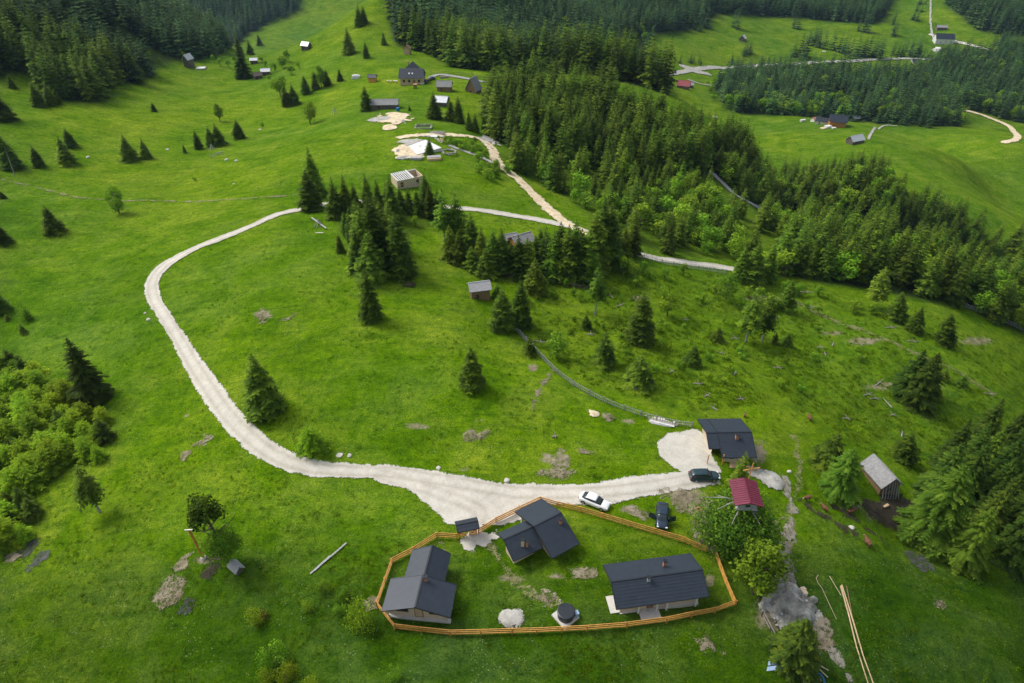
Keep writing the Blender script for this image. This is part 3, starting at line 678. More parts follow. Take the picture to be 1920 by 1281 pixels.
def limb_mesh(name, mat, seed, n=9, h=.62, r=.022):
    g = random.Random(seed); mb = MB(); mb.tube([(0, 0, -.04), (.005, 0, h*.4), (.01, .01, h*.8), (0, 0, h*1.2)], [r*1.3, r, r*.7, r*.25], 7)
    for k in range(n):
        a = k*2.4+g.random(); z = h*(.35+.6*k/n); L = .30*(1-.4*k/n)*(.8+g.random()*.4)
        mb.tube([(0, 0, z), (math.cos(a)*L*.5, math.sin(a)*L*.5, z+L*.35), (math.cos(a)*L, math.sin(a)*L, z+L*.85)], [r*.5, r*.3, r*.1], 5)
    me = bpy.data.meshes.new(name); me.from_pydata(mb.v, [], mb.f); me.materials.append(M[mat]); return me
def leaf_crown(seed, n=2600, rx=.33, z0=.22, z1=1.0, lobes=22, size=.034, hollow=.55):
    g = np.random.default_rng(seed); cz = (z0+z1)/2; hz = (z1-z0)/2
    L = []
    for k in range(lobes):
        v = g.normal(size=3); v /= np.linalg.norm(v); q = .45+.4*g.random()
        L.append((v*[rx*q, rx*q, hz*q]+[0, 0, cz], rx*(.34+.22*g.random()), np.clip(.5+g.normal()*.25, 0, 1)))
    K = []; T = []
    for i in range(n):
        c, r, tn = L[g.integers(lobes)]
        v = g.normal(size=3); v /= np.linalg.norm(v); p = c+v*r*(hollow+(1-hollow)*g.random()**.5)*(1+.12*g.normal())
        nrm = v+g.normal(size=3)*.55+np.array([0, 0, .35]); nrm /= np.linalg.norm(nrm)
        a = np.cross(nrm, g.normal(size=3)); a /= np.linalg.norm(a); b = np.cross(nrm, a); s = size*(.6+.8*g.random())
        K.append([p-a*s*.6, p+b*s*.42, p+a*s*.7, p-b*s*.42]); T.append(np.clip(tn+g.normal()*.15, 0, 1))
    K = np.array(K); return K.reshape(-1, 3), np.arange(n*4).reshape(n, 4), np.repeat(T, 4)
def crown_me(name, data, mat): return np_mesh(name, data[0], data[1], mat, {'tone': data[2]}, link=False)

HI = [crown_me('crown', spruce_crown(100+i, 28, 11, 5, [.19, .21, .175, .22, .185, .2][i], [.04, .05, .10, .03, .14, .06][i], [.74, .80, .68, .84, .70, .62][i], 1.0, .3), 'spruce') for i in range(6)]
THIN = [crown_me('crown', spruce_crown(150+i, 22, 8, 4, .14, [.30, .38][i], .55, .8, .45, .22), 'spruce') for i in range(2)]
YNG = [crown_me('crown', spruce_crown(200+i, 15, 10, 5, [.30, .34, .27][i], .05, .75, 1.15, .12), 'spruce_young') for i in range(3)]
YNGD = [crown_me('crown', spruce_crown(230+i, 16, 10, 5, [.27, .3][i], .06, .8, 1.1, .18), 'spruce') for i in range(2)]
BIG = [crown_me('crown', spruce_crown(300+i, 34, 17, 11, [.25, .27][i], .05, .80, .95, .34, .10, .30), 'spruce_dark') for i in range(2)]
M['spruce_fresh'] = foliage('fresh_spruce_needles', [(.045, .10, .010), (.11, .20, .016), (.22, .32, .03)], rnd=.2)
BIGL = [crown_me('crown', spruce_crown(310, 32, 17, 12, .29, .07, .72, .95, .34, .14, .27), 'spruce_fresh')]
MID = [crown_me('crown', spruce_crown(400+i, 16, 9, 3, [.19, .21, .18, .22][i], [.08, .05, .14, .06][i], .72, 1.4, .3), 'spruce') for i in range(4)]
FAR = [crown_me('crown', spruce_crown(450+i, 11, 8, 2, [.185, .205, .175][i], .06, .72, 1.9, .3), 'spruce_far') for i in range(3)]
LEAF = [crown_me('crown', leaf_crown(500+i, 2400, [.33, .38, .28][i], .18), 'leaf') for i in range(3)]
POPL = [crown_me('crown', leaf_crown(520, 2600, .26, .04, 1.0, 26, .030), 'leaf')]
LEAFY = [crown_me('crown', leaf_crown(530, 1500, .34, .22, 1, 14, .04), 'leaf_yellow')]
LEAFS = [crown_me('crown', leaf_crown(540+i, 700, .34, .10, 1, 12, .058), 'leaf') for i in range(3)]
SHR = [crown_me('crown', leaf_crown(560+i, 1500, .72, -.1, 1.0, 20, .060, .5), 'leaf_yellow') for i in range(2)]
SHRG = [crown_me('crown', leaf_crown(570+i, 1100, .62, -.1, 1.0, 16, .062, .5), 'leaf') for i in range(2)]
SHRB = [crown_me('crown', leaf_crown(580, 500, .62, -.1, 1.0, 10, .07, .5), 'leaf_brown')]
PINE = [crown_me('crown', leaf_crown(590, 1700, .20, .50, 1.0, 15, .026, .3), 'spruce')]
TR = trunk_mesh('trunk', 'bark'); TRG = trunk_mesh('trunk', 'bark_grey', .9, .014); TRL = limb_mesh('trunk', 'bark', 3); TRS = limb_mesh('trunk', 'bark', 5, 6, .4, .03)
TRB = limb_mesh('trunk', 'bark_grey', 9, 12, .8, .014)
BSH = [crown_me('crown', spruce_crown(610+i, 17, 13, 6, [.42, .48, .38][i], .0, .50, 1.0, .05, .08, .34), 'spruce_young') for i in range(3)]
KIND = {  #
 'bushy': (BSH, TR, 'young_spruce', 'young spruce'),
 'spruce': (HI, TR, 'spruce_tree', 'spruce'), 'thin': (THIN, TRG, 'spruce_tree', 'spruce'), 'young': (YNG, TR, 'young_spruce', 'young spruce'),
 'youngd': (YNGD, TR, 'spruce_tree', 'spruce'), 'big': (BIG, TR, 'spruce_tree', 'spruce'), 'bigl': (BIGL, TR, 'spruce_tree', 'spruce'),
 'leaf': (LEAF, TRL, 'broadleaf_tree', 'tree'), 'poplar': (POPL, TRL, 'broadleaf_tree', 'tree'), 'yellow': (LEAFY, TRL, 'broadleaf_tree', 'tree'),
 'leafs': (LEAFS, TRS, 'broadleaf_tree', 'tree'), 'shrub': (SHR, TRS, 'shrub', 'shrub'), 'shrubg': (SHRG, TRS, 'shrub', 'shrub'), 'shrubb': (SHRB, TRS, 'shrub', 'shrub'),
 'pine': (PINE, TRL, 'pine_tree', 'pine'),
}
NTREE = 0
def place(kind, x, y, h, wr, label, group=None, rz=None, lean=(0, 0), parts=True, variant=None, z=None):
    global NTREE; NTREE += 1
    crowns, trunk, nm, cat = KIND[kind]; g = random.Random(NTREE*7+3)
    rz = g.random()*6.28 if rz is None else rz; me = crowns[(variant if variant is not None else g.randrange(99)) % len(crowns)]
    z = float(hgt(x, y))-.08 if z is None else z
    if parts:
        r = thing(nm, label, cat, (x, y, z), rz, group)
        t = bpy.data.objects.new('trunk', trunk); C.objects.link(t); t.parent = r
        c = bpy.data.objects.new('crown', me); C.objects.link(c); c.parent = r
    else:
        r = bpy.data.objects.new(nm, me); C.objects.link(r); r.location = (x, y, z); tag(r, label, cat, group)
    r.rotation_euler = (lean[0], lean[1], rz); r.scale = (h*wr, h*wr, h); return r
FOREST = []   # everything the woods hold, largest in the picture first later
def ptree(kind, px, py, top, label, group=None, w=1.0, lean=(0, 0), variant=None):
    p = at(px, py); h = height_px(p, py, py-top)
    return place(kind, p.x, p.y, h, w, label, group, lean=lean, variant=variant)

ISO = [ # kind, foot x, foot y, top y, width factor, label
 ('spruce',500,770,662,1.15,'dark lone spruce standing inside the road loop near its lower left bend'),
 ('big',178,748,632,1.0,'largest dark spruce above the bright thicket at the left edge'),
 ('spruce',885,726,650,1.15,'small fresh green spruce alone in the middle of the loop meadow'),
 ('spruce',697,600,500,.85,'narrow dark spruce standing in front of the grove inside the loop'),
 ('bushy',586,843,800,1.25,'low sprawling spruce bush just inside the lower road bend'),
 ('spruce',584,392,318,1.3,'wide dark spruce at the roadside where the gravel road passes behind the grove'),
 ('spruce',592,368,274,.95,'tall dark spruce just behind the wide roadside spruce'),
 ('poplar',224,400,342,.95,'egg-shaped leafy tree alone on the left meadow'),
 ('spruce',103,436,383,1.25,'dark spruce on the left meadow below the egg-shaped leafy tree'),
 ('spruce',10,457,418,1.3,'dark spruce at the left frame edge below the rutted track'),
 ('spruce',6,372,358,2.0,'tiny dark spruce bush on the rutted track at the left edge'),
 ('spruce',2,585,532,1.3,'dark spruce cut by the left frame edge beside the open meadow'),
 ('spruce',244,300,250,1.25,'larger spruce of the pair on the left meadow'),
 ('spruce',275,296,258,1.2,'smaller spruce of the pair on the left meadow'),
 ('spruce',74,312,272,1.2,'slim spruce between the left edge and the two close spruces'),
 ('spruce',128,308,252,1.1,'front spruce of the two close spruces on the left meadow'),
 ('spruce',134,276,240,1.4,'back spruce of the two close spruces on the left meadow'),
 ('spruce',24,315,248,1.3,'wide spruce at the left edge with a bare white pole beside it'),
 ('spruce',10,225,165,1.3,'dark spruce at the left edge under the wooded hill'),
 ('spruce',24,165,140,1.2,'tiny spruce on the strip of meadow under the left wood'),
 ('spruce',75,200,148,1.0,'left spruce of the three greyish spruces below the left wood'),
 ('spruce',98,198,156,1.2,'middle spruce of the three greyish spruces below the left wood'),
 ('spruce',110,195,165,1.2,'right spruce of the three greyish spruces below the left wood'),
 ('spruce',289,209,192,1.4,'tiny lone spruce high on the left meadow'),
 ('leaf',413,228,194,1.0,'loose leafy tree above the row of small spruces on the far left meadow'),
 ('spruce',373,280,243,1.1,'first small spruce from the left in the row on the far left meadow'),
 ('spruce',347,287,269,1.0,'seedling spruce left of the row on the far left meadow'),
 ('spruce',397,274,236,1.2,'second small spruce in the row, touching its right neighbour'),
 ('spruce',411,272,230,1.3,'third small spruce in the row, touching its left neighbour'),
 ('spruce',449,260,224,1.4,'rightmost bushy spruce of the row on the far left meadow'),
 ('leaf',493,240,228,1.0,'tiny bush beside grey stones on the far left meadow'),
 ('leaf',366,340,331,1.3,'tiny bush alone in the wide left meadow'),
 ('leaf',582,233,190,.95,'round bright leafy tree below the spruces on the central ridge'),
 ('leaf',526,180,138,1.1,'round dark leafy tree beside two spruces on the central ridge'),
 ('spruce',538,199,158,1.2,'left spruce of the two below the round dark leafy tree'),
 ('spruce',552,196,155,1.2,'right spruce of the two below the round dark leafy tree'),
 ('spruce',574,176,140,1.3,'dark spruce above the round bright leafy tree'),
 ('spruce',592,168,132,1.2,'spruce in the ridge clump, left of the bright leafy one'),
 ('spruce',614,160,128,1.1,'rightmost spruce of the ridge clump'),
 ('leaf',603,164,124,1.1,'bright leafy tree in the ridge clump'),
 ('spruce',638,152,128,1.1,'small spruce right of the ridge clump'),
 ('spruce',688,208,160,1.1,'spruce standing left of the long grey barn'),
 ('spruce',655,101,49,1.2,'tallest spruce on the steep green hill'),
 ('spruce',687,109,76,1.1,'small spruce right of the tallest one on the green hill'),
 ('spruce',674,48,7,1.3,'spruce pair member high on the green hill near the frame top'),
 ('spruce',683,44,9,1.1,'slim spruce high on the green hill near the frame top'),
 ('spruce',720,84,57,1.0,'small spruce at the corner of the dark wood above the wooden kiosk'),
 ('spruce',768,208,196,1.0,'seedling spruce right of the long grey barn'),
 ('big',458,146,85,1.15,'broad dark spruce by the sheds in the valley head'),
 ('spruce',450,105,62,1.0,'spruce behind the broad dark spruce at the valley head'),
 ('spruce',470,103,72,1.1,'spruce at the foot of the green hill by the valley head'),
 ('spruce',487,85,62,1.1,'small spruce on the lower edge of the green hill'),
 ('spruce',815,222,170,1.1,'spruce in front of the pale tin shed'),
 ('spruce',845,226,183,1.0,'first spruce right of the pale tin shed'),
 ('spruce',860,230,180,1.0,'second spruce right of the pale tin shed'),
 ('spruce',879,244,207,.95,'third spruce in the row running right from the tin shed'),
 ('spruce',891,247,210,.95,'fourth spruce in the row running right from the tin shed'),
 ('spruce',907,245,215,.9,'slim spruce at the end of the row near the tan track'),
 ('spruce',806,290,258,1.2,'small spruce standing in front of the white foundation'),
 ('thin',1116,590,498,1.2,'tall spruce with a bare pale trunk on the rough pasture'),
 ('spruce',1197,640,548,1.05,'dark full spruce in the middle of the rough pasture'),
 ('yellow',1251,592,545,1.1,'yellow-green leafy tree on the rough pasture'),
 ('leaf',1361,562,515,1.0,'fresh green leafy tree near the roadside fence'),
 ('thin',1398,640,536,1.3,'left of two tall thin spruces on the rough pasture'),
 ('thin',1428,640,555,1.3,'right of two tall thin spruces on the rough pasture'),
 ('spruce',1472,580,523,1.05,'dark narrow spruce at the top of the rough pasture'),
 ('youngd',1131,682,618,1.0,'bright young spruce between the picket fence and the rough pasture'),
 ('youngd',1196,724,662,1.35,'spreading spruce right behind the wooden bench'),
 ('leafs',1043,670,626,1.2,'pale leafy sapling above the picket fence'),
 ('youngd',992,664,630,1.2,'bright small spruce beside the upper picket fence'),
 ('youngd',1098,616,588,1.2,'small dark spruce bush left of the dark full spruce'),
 ('youngd',1296,684,645,1.3,'small olive spruce on bare trunk in the rough pasture'),
 ('leafs',1391,664,645,1.3,'bright little bush below the two tall thin spruces'),
 ('youngd',1344,640,610,1.2,'tiny dark spruce left of the two tall thin spruces'),
 ('youngd',1451,645,622,1.2,'first tiny spruce right of the two tall thin spruces'),
 ('youngd',1474,648,622,1.2,'second tiny spruce right of the two tall thin spruces'),
 ('big',1697,742,655,1.25,'left spruce of the dense dark clump on the right pasture'),
 ('big',1728,735,660,1.2,'right spruce of the dense dark clump on the right pasture'),
 ('big',1712,758,672,1.2,'front spruce of the dense dark clump on the right pasture'),
 ('youngd',1767,712,690,1.4,'small spruce right of the dense dark clump'),
 ('youngd',1800,725,702,1.4,'small spruce second to the right of the dense dark clump'),
 ('spruce',1770,645,590,1.1,'spruce leaning on the slope right of the rough pasture'),
 ('thin',1640,575,496,1.6,'tall spruce with a leaning bare trunk at the edge of the slope wood'),
 ('spruce',1678,600,545,1.2,'spruce just right of the leaning bare trunk'),
 ('spruce',1712,620,575,1.3,'low dark spruce at the lower edge of the slope wood'),
 ('spruce',1890,482,418,1.2,'leaning dark spruce against the far right meadow'),
 ('spruce',942,618,540,1.15,'full spruce left of the picket fence top'),
 ('spruce',976,612,522,.95,'spruce standing at the top of the picket fence'),
 ('spruce',1002,548,482,1.15,'fresh green spruce right of the small plank shed'),
 ('youngd',932,560,530,1.2,'pale young spruce beside the small plank shed'),
 ('bigl',1568,925,838,1.1,'tall light spruce in front of the collapsed hay barn'),
 ('youngd',1548,880,808,1.2,'open light spruce left of the collapsed hay barn'),
 ('youngd',1690,860,808,1.2,'bright spruce right behind the collapsed hay barn'),
 ('bigl',1735,1010,868,1.0,'huge bright spruce at the edge of the lower right wood'),
 ('bigl',1800,1055,952,.9,'bright spruce in front of the huge bright one'),
 ('leaf',1412,1112,1025,1.25,'bright leafy tree outside the lower right fence corner'),
 ('big',1482,1236,1162,1.35,'olive young spruce on the lower side of the stony mound'),
 ('leaf',430,1058,985,.85,'bright leafy tree above the small grey feed rack'),
 ('shrub',480,1163,1140,1.0,'yellow-green shrub with a brown shrub beside it in the lower meadow'),
 ('shrubb',497,1158,1143,.9,'brown shrub beside a yellow-green one in the lower meadow'),
 ('shrub',578,1144,1128,1.0,'smallest round shrub left of the curved cabin fence'),
 ('shrubg',610,1110,1090,.9,'first of the shrub trio left of the curved cabin fence, topmost'),
 ('shrubg',641,1122,1103,1.0,'middle shrub of the trio left of the curved cabin fence'),
 ('shrubg',637,1150,1130,.9,'lowest shrub of the trio left of the curved cabin fence'),
 ('shrub',680,1172,1133,.95,'large yellow-green shrub touching the curved cabin fence'),
 ('shrubg',522,1245,1213,1.1,'big green shrub in the lower meadow near the frame bottom'),
 ('shrub',541,1278,1250,.9,'round yellow-green shrub at the bottom of the frame'),
 ('shrub',505,1275,1252,.8,'round shrub left of its larger twin at the frame bottom'),
 ('shrub',580,1290,1270,.9,'shrub cut by the frame bottom left of the cabins'),
 ('shrubg',741,1272,1252,.9,'lone shrub below the cabin fence'),
 ('shrubb',500,1222,1212,.8,'low brown shrub above the big green shrub'),
 ('shrubg',50,600,572,.9,'small bush above the bright thicket at the left edge'),
 ('youngd',54,598,575,1.0,'pale little spruce above the thicket, upper one'),
 ('youngd',45,625,605,1.0,'pale little spruce above the thicket, lower one'),
 ('youngd',15,600,588,1.4,'pale little bush at the left edge above the thicket'),
 ('spruce',1386,524,462,1.1,'left spruce of the three closing the view of the right gravel road end'),
 ('spruce',1408,528,452,1.1,'middle spruce of the three closing the view of the right gravel road end'),
 ('spruce',1436,526,460,1.1,'right spruce of the three closing the view of the right gravel road end'),
 ('spruce',638,472,438,1.0,'small spruce standing left of the grove inside the loop'),
 ('leafs',780,424,404,1.2,'small leafy bush in the clearing of the grove'),
]
for k, bx, by, ty, w, lb in ISO:
    ptree(k, bx, by, ty, lb, None, w*(1.3 if k == 'spruce' and w < 1.6 else (.68 if k.startswith('shrub') else 1.0)), lean=((.0, .12) if 'leaning' in lb else (0, 0)))

G1 = [(632,408,330),(652,404,326),(668,400,340),(692,398,325),(712,405,335),(737,412,326),(728,400,340),(752,396,345),(768,400,350),(783,402,352),(800,396,322),(808,408,345),(822,402,352),
      (664,455,385),(680,480,372),(696,470,385),(708,500,362),(722,478,372),(735,465,376),(690,508,380),(752,516,395),(742,498,400),(675,512,425),(700,522,430),(650,440,395),(668,430,390)]
for i, (bx, by, ty) in enumerate(G1):
    young = (bx, by) in ((700,522),(668,430))
    ptree('youngd' if young else 'spruce', bx, by, ty, 'dark spruce crowded in the grove below the roofless log walls', 'spruces of the grove inside the road loop', 1.15)
G2 = [(835,470,352),(858,468,362),(845,486,420),(862,492,430),(872,478,410),(885,486,400),(903,500,430),(885,506,460),(925,508,430),(912,515,462),(942,512,435),(958,508,450),(972,518,440),(988,520,445),(1003,508,440),(1022,512,425),(1036,520,432),
      (1048,512,415),(1062,522,420),(1075,515,410),(1086,524,428),(1100,528,430),(1112,505,395),(1125,490,372),(1138,486,380),(1150,498,430),(1150,470,405),(1168,482,425),(1185,480,418),(903,470,425),(1012,480,428),(940,482,425),(1062,482,430)]
for i, (bx, by, ty) in enumerate(G2):
    ptree('youngd' if (bx, by) in ((885,506),(912,515)) else ('thin' if (bx, by) in ((835,470),(903,470),(1022,512)) else 'spruce'), bx, by, ty,
          'spruce in the belt between the small plank shed and the road fork', 'spruces of the belt above the plank shed', 1.25 if ty < 380 else 1.35)
G3 = [(1205,512,488),(1188,520,492),(1165,515,480),(1176,505,478)]
for bx, by, ty in G3: ptree('leafs', bx, by, ty, 'small leafy sapling right of the spruce belt', 'saplings by the roadside fence', 1.0)

# jittered stands
def stand(poly, r0, r1, sp, seed):
    g = np.random.default_rng(seed)
    ys = np.arange(30, r1+30, sp); xs = np.arange(-r1*.95, r1*.95, sp)
    X, Y = np.meshgrid(xs, ys); X = X+(np.arange(len(ys)) % 2)[:, None]*sp*.5
    X = (X+g.normal(size=X.shape)*sp*.24).ravel(); Y = (Y+g.normal(size=Y.shape)*sp*.24).ravel()
    R = np.hypot(X, Y); k = (R > r0) & (R < r1); X, Y = X[k], Y[k]; Z = hgt(X, Y)
    px, py, d = project(X, Y, Z); k = inpoly(px, py, poly) & (d > 20); return X[k], Y[k], Z[k], g
def clear(x, y):
    return min(segdist(np.array([x]), np.array([y]), ROAD)[0], 99)
# thicket, lower left
TH = [(-60,690),(30,688),(80,712),(125,742),(160,752),(196,782),(206,830),(190,862),(150,885),(90,905),(70,925),(62,990),(55,1010),(20,1040),(-60,1050)]
X, Y, Z, g = stand(TH, 30, 220, 2.9, 5)
n = 0
for x, y in zip(X, Y):
    place('bushy' if g.random() < .85 else 'youngd', x, y, 3.4+g.random()*2.6, 1.0+.3*g.random(), 'bright young spruce in the dense thicket at the lower left edge', 'young spruces of the lower left thicket'); n += 1
THN = n
X, Y, Z, g = stand(FRONT_WOOD, 30, 190, 5.0, 6)
n = 0
for x, y in zip(X, Y):
    place('big' if g.random() < .9 else 'bigl', x, y, 9.5+g.random()*5, .9, 'tall spruce in the dark wood filling the lower right edge', 'spruces of the lower right wood'); n += 1
print('thicket', THN, 'front', n)
SCR = [(1100,290,'s'),(1010,310,'s')]
cand = []
GRP = {0:('spruce in the dense wood on the upper left hill','spruces of the upper left hill'), 2:('spruce on the dark wooded back side of the green hill','spruces behind the green hill'),
       3:('spruce in the large dark wood behind the ridge','spruces of the wood behind the ridge'), 6:('spruce in the wood across the right valley','spruces of the wood across the valley'),
       7:('tall spruce in the dark stand right of the tan track','spruces right of the tan track'), 8:('spruce in the scrubby part of the slope wood','spruces of the scrubby slope'),
       9:('spruce in the slope wood running down to the right edge','spruces of the slope wood on the right')}
leafc = []
for wi, (poly, r0, r1, sp, (h0, h1), kd) in enumerate(WOODS):
    X, Y, Z, g = stand(poly, r0, r1, sp, 40+wi)
    clump = fbm(X, Y, 38, 2, 60+wi)
    tanroad = smooth_line(W([(1092,436),(1050,410),(1018,383),(985,350),(962,330),(940,312),(925,280),(905,264)]), 3); glimpse = smooth_line(W([(1338,328),(1390,372),(1432,396)]), 3)
    keep = np.ones(len(X), bool)
    if wi in (7, 8, 9, 10):
        keep &= (segdist(X, Y, tanroad) > 4.5) & (segdist(X, Y, ROAD) > 4.5) & (segdist(X, Y, glimpse) > 4)
        px, py, d = project(X, Y, Z)
        # keep the view of the glimpsed grey road open
        keep &= ~((px > 1335) & (px < 1432) & (np.abs(py-(345+(px-1335)*.62)) < 26) & (py > 345+(px-1335)*.62-4))
    dens = {'mixed': .60+.75*clump, 'mixed2': .92+.4*clump, 'clumped': .85+.8*clump, 'fringe': .20+.45*clump}.get(kd, 1.0+np.zeros(len(X)))
    if wi == 4: dens = .35+.6*clump
    keep &= g.random(len(X)) < dens
    for x, y, z, c in zip(X[keep], Y[keep], Z[keep], clump[keep]):
        h = h0+(h1-h0)*g.random()**.8; P = project(x, y, z); top = project(x, y, z+h)[1]
        leafy = {'mixed': .40, 'mixed2': .20, 'fringe': .35}.get(kd, .0)
        if wi == 3: leafy = .03 if P[1] > 60 else 0
        if wi in (4,): leafy = .4
        if wi == 6: leafy = .30 if P[1] > 190 else .06
        q = (P[1]-top, x, y, z, h, wi)
        if g.random() < leafy*(1+.8*c): leafc.append((q[0]*.6, x, y, z, h*.6, wi))
        else: cand.append(q)
# loose trees on the far pastures
LOOSE = [(1303,55,28),(1325,52,20),(1382,55,10),(1405,100,75),(1395,105,85),(1495,55,25),(1500,105,70),(1512,108,60),(1525,85,55),(1530,78,50),(1545,92,58),(1560,95,60),(1580,100,65),(1592,108,75),(1605,105,55),(1625,105,70),(1640,108,72),(1650,110,75),(1672,104,80),(1695,106,78),(1702,108,76),(1715,106,72),(1722,105,80),(1740,112,90),(1770,112,80),(1712,37,12),(1718,20,0),(1724,8,-10),(1675,65,40),(1675,45,20),(1620,60,30),(1627,62,25),(1450,22,0),(1740,240,210),(1372,120,100),(1295,118,100),(1275,120,105),(1310,118,104),(1440,122,104),(1460,125,102),(1562,120,98),(1480,122,102),(1580,128,108),(1685,140,118),(1655,145,128),(1585,140,118),(1440,345,320)]
for bx, by, ty in LOOSE:
    p = at(bx, by); h = min(height_px(p, by, by-ty), 24); h = min(h*1.3, 27); cand.append((by-ty+.0, p.x, p.y, p.z, h, 20)); cand.append(((by-ty)*.7, p.x+7*math.sin(bx), p.y+7*math.cos(bx), p.z, h*.8, 20))
GRP[10] = ('small spruce on the ragged lower edge of the slope wood', 'spruces at the ragged wood edge'); GRP[20] = ('spruce among the loose rows on the far right pastures', 'loose spruces of the far pastures')
LL = [(345,112,96),(280,110,94),(302,120,108),(400,118,102),(415,125,108),(430,128,110),(500,128,112),(515,135,118),(530,128,98),(540,118,92),(548,142,122),(560,130,112),(440,118,105),(490,118,106),(505,150,138),(240,98,84)]
for bx, by, ty in LL:
    p = at(bx, by); leafc.append((by-ty, p.x, p.y, p.z, height_px(p, by, by-ty), 11))
def special(poly, n, h, wi, seed):
    g = np.random.default_rng(seed); a = np.array(poly); k = 0
    while k < n:
        px = g.uniform(a[:, 0].min(), a[:, 0].max()); py = g.uniform(a[:, 1].min(), a[:, 1].max())
        if inpoly(np.array([px]), np.array([py]), poly)[0]:
            p = at(px, py); hh = h*(.6+.8*g.random()); leafc.append((hh*9, p.x, p.y, p.z, hh, wi)); k += 1
special([(830,260),(885,268),(915,290),(905,300),(870,285),(835,272)], 26, 2.2, 12, 3)
special([(880,300),(940,310),(960,330),(930,345),(895,325)], 16, 2.8, 12, 4)
special([(1000,520),(1180,560),(1400,560),(1600,600),(1640,700),(1500,740),(1350,720),(1150,700),(1020,640)], 60, 1.9, 13, 8)
special([(1150,500),(1400,530),(1600,545),(1640,590),(1400,600),(1200,560)], 26, 3.0, 13, 9)
special([(1310,150),(1345,145),(1355,205),(1330,195)], 8, 4, 14, 4)
GRL = {13:('small leafy sapling on the rough pasture','saplings of the rough pasture'), 12:('bright bush on the bank below the tan track','bushes below the tan track'), 11:('leafy bush around the valley head sheds','bushes of the valley head')}
cand.sort(key=lambda q: -q[0]); leafc.sort(key=lambda q: -q[0])
named = len([o for o in C.objects if o.name.split('.')[0] == 'spruce_tree' and o.parent is None])
room = 298-named
print('cand', len(cand), 'leaf', len(leafc), 'named spruces', named)
# what one can see: the foot or the middle of the tree has a clear line to the camera
def seen(x, y, z, h):
    t = np.linspace(.02, .985, 60); zz = CAMH+(z+h*.8-CAMH)*t
    return not bool((hgt(x*t, y*t) > zz).any())
def inframe(x, y, z, h):
    a = project(x, y, z+h*.7); return -10 < a[0] < 1930 and -5 < a[1] < 1286
rest = []; k = 0
for q in cand:
    s, x, y, z, h, wi = q
    if k < room and inframe(x, y, z, h) and seen(x, y, z, h):
        far = math.hypot(x, y) > 300
        lb, gr = GRP.get(wi, ('spruce in a distant wood', 'distant spruces'))
        KIND['spruce'] = (HI if not far else MID, TR, 'spruce_tree', 'spruce')
        place('spruce', x, y, h, .95+.3*random.random(), lb, gr, parts=not far); k += 1
    else: rest.append(q)
KIND['spruce'] = (HI, TR, 'spruce_tree', 'spruce')
GL = {10:('leafy sapling on the ragged lower edge of the slope wood','leafy saplings at the wood edge'), 8:('leafy tree in the scrubby part of the slope wood','leafy trees of the scrubby slope'), 9:('leafy tree among the spruces of the right slope wood','leafy trees of the right slope wood'),
      3:('leafy tree at the edge of the large dark wood','leafy trees at the large wood'), 4:('leafy bush in the clearing by the valley road','leafy trees of the valley clearing'), 6:('leafy tree at the lower edge of the wood across the valley','leafy trees across the valley')}
nl = len([o for o in C.objects if o.name.split('.')[0] == 'broadleaf_tree' and o.parent is None]); restl = []
for q in leafc:
    s, x, y, z, h, wi = q
    if nl < 296 and inframe(x, y, z, h) and seen(x, y, z, h):
        lb, gr = GRL.get(wi) or GL.get(wi) or ('small leafy tree by the valley farm', 'leafy trees by the valley farm')
        place('leafs', x, y, h, 1.0+.5*random.random(), lb, gr, parts=math.hypot(x, y) < 260); nl += 1
    else: restl.append(q)
print('individual forest spruces', k, 'rest', len(rest), 'leaf', nl, 'rest', len(restl))

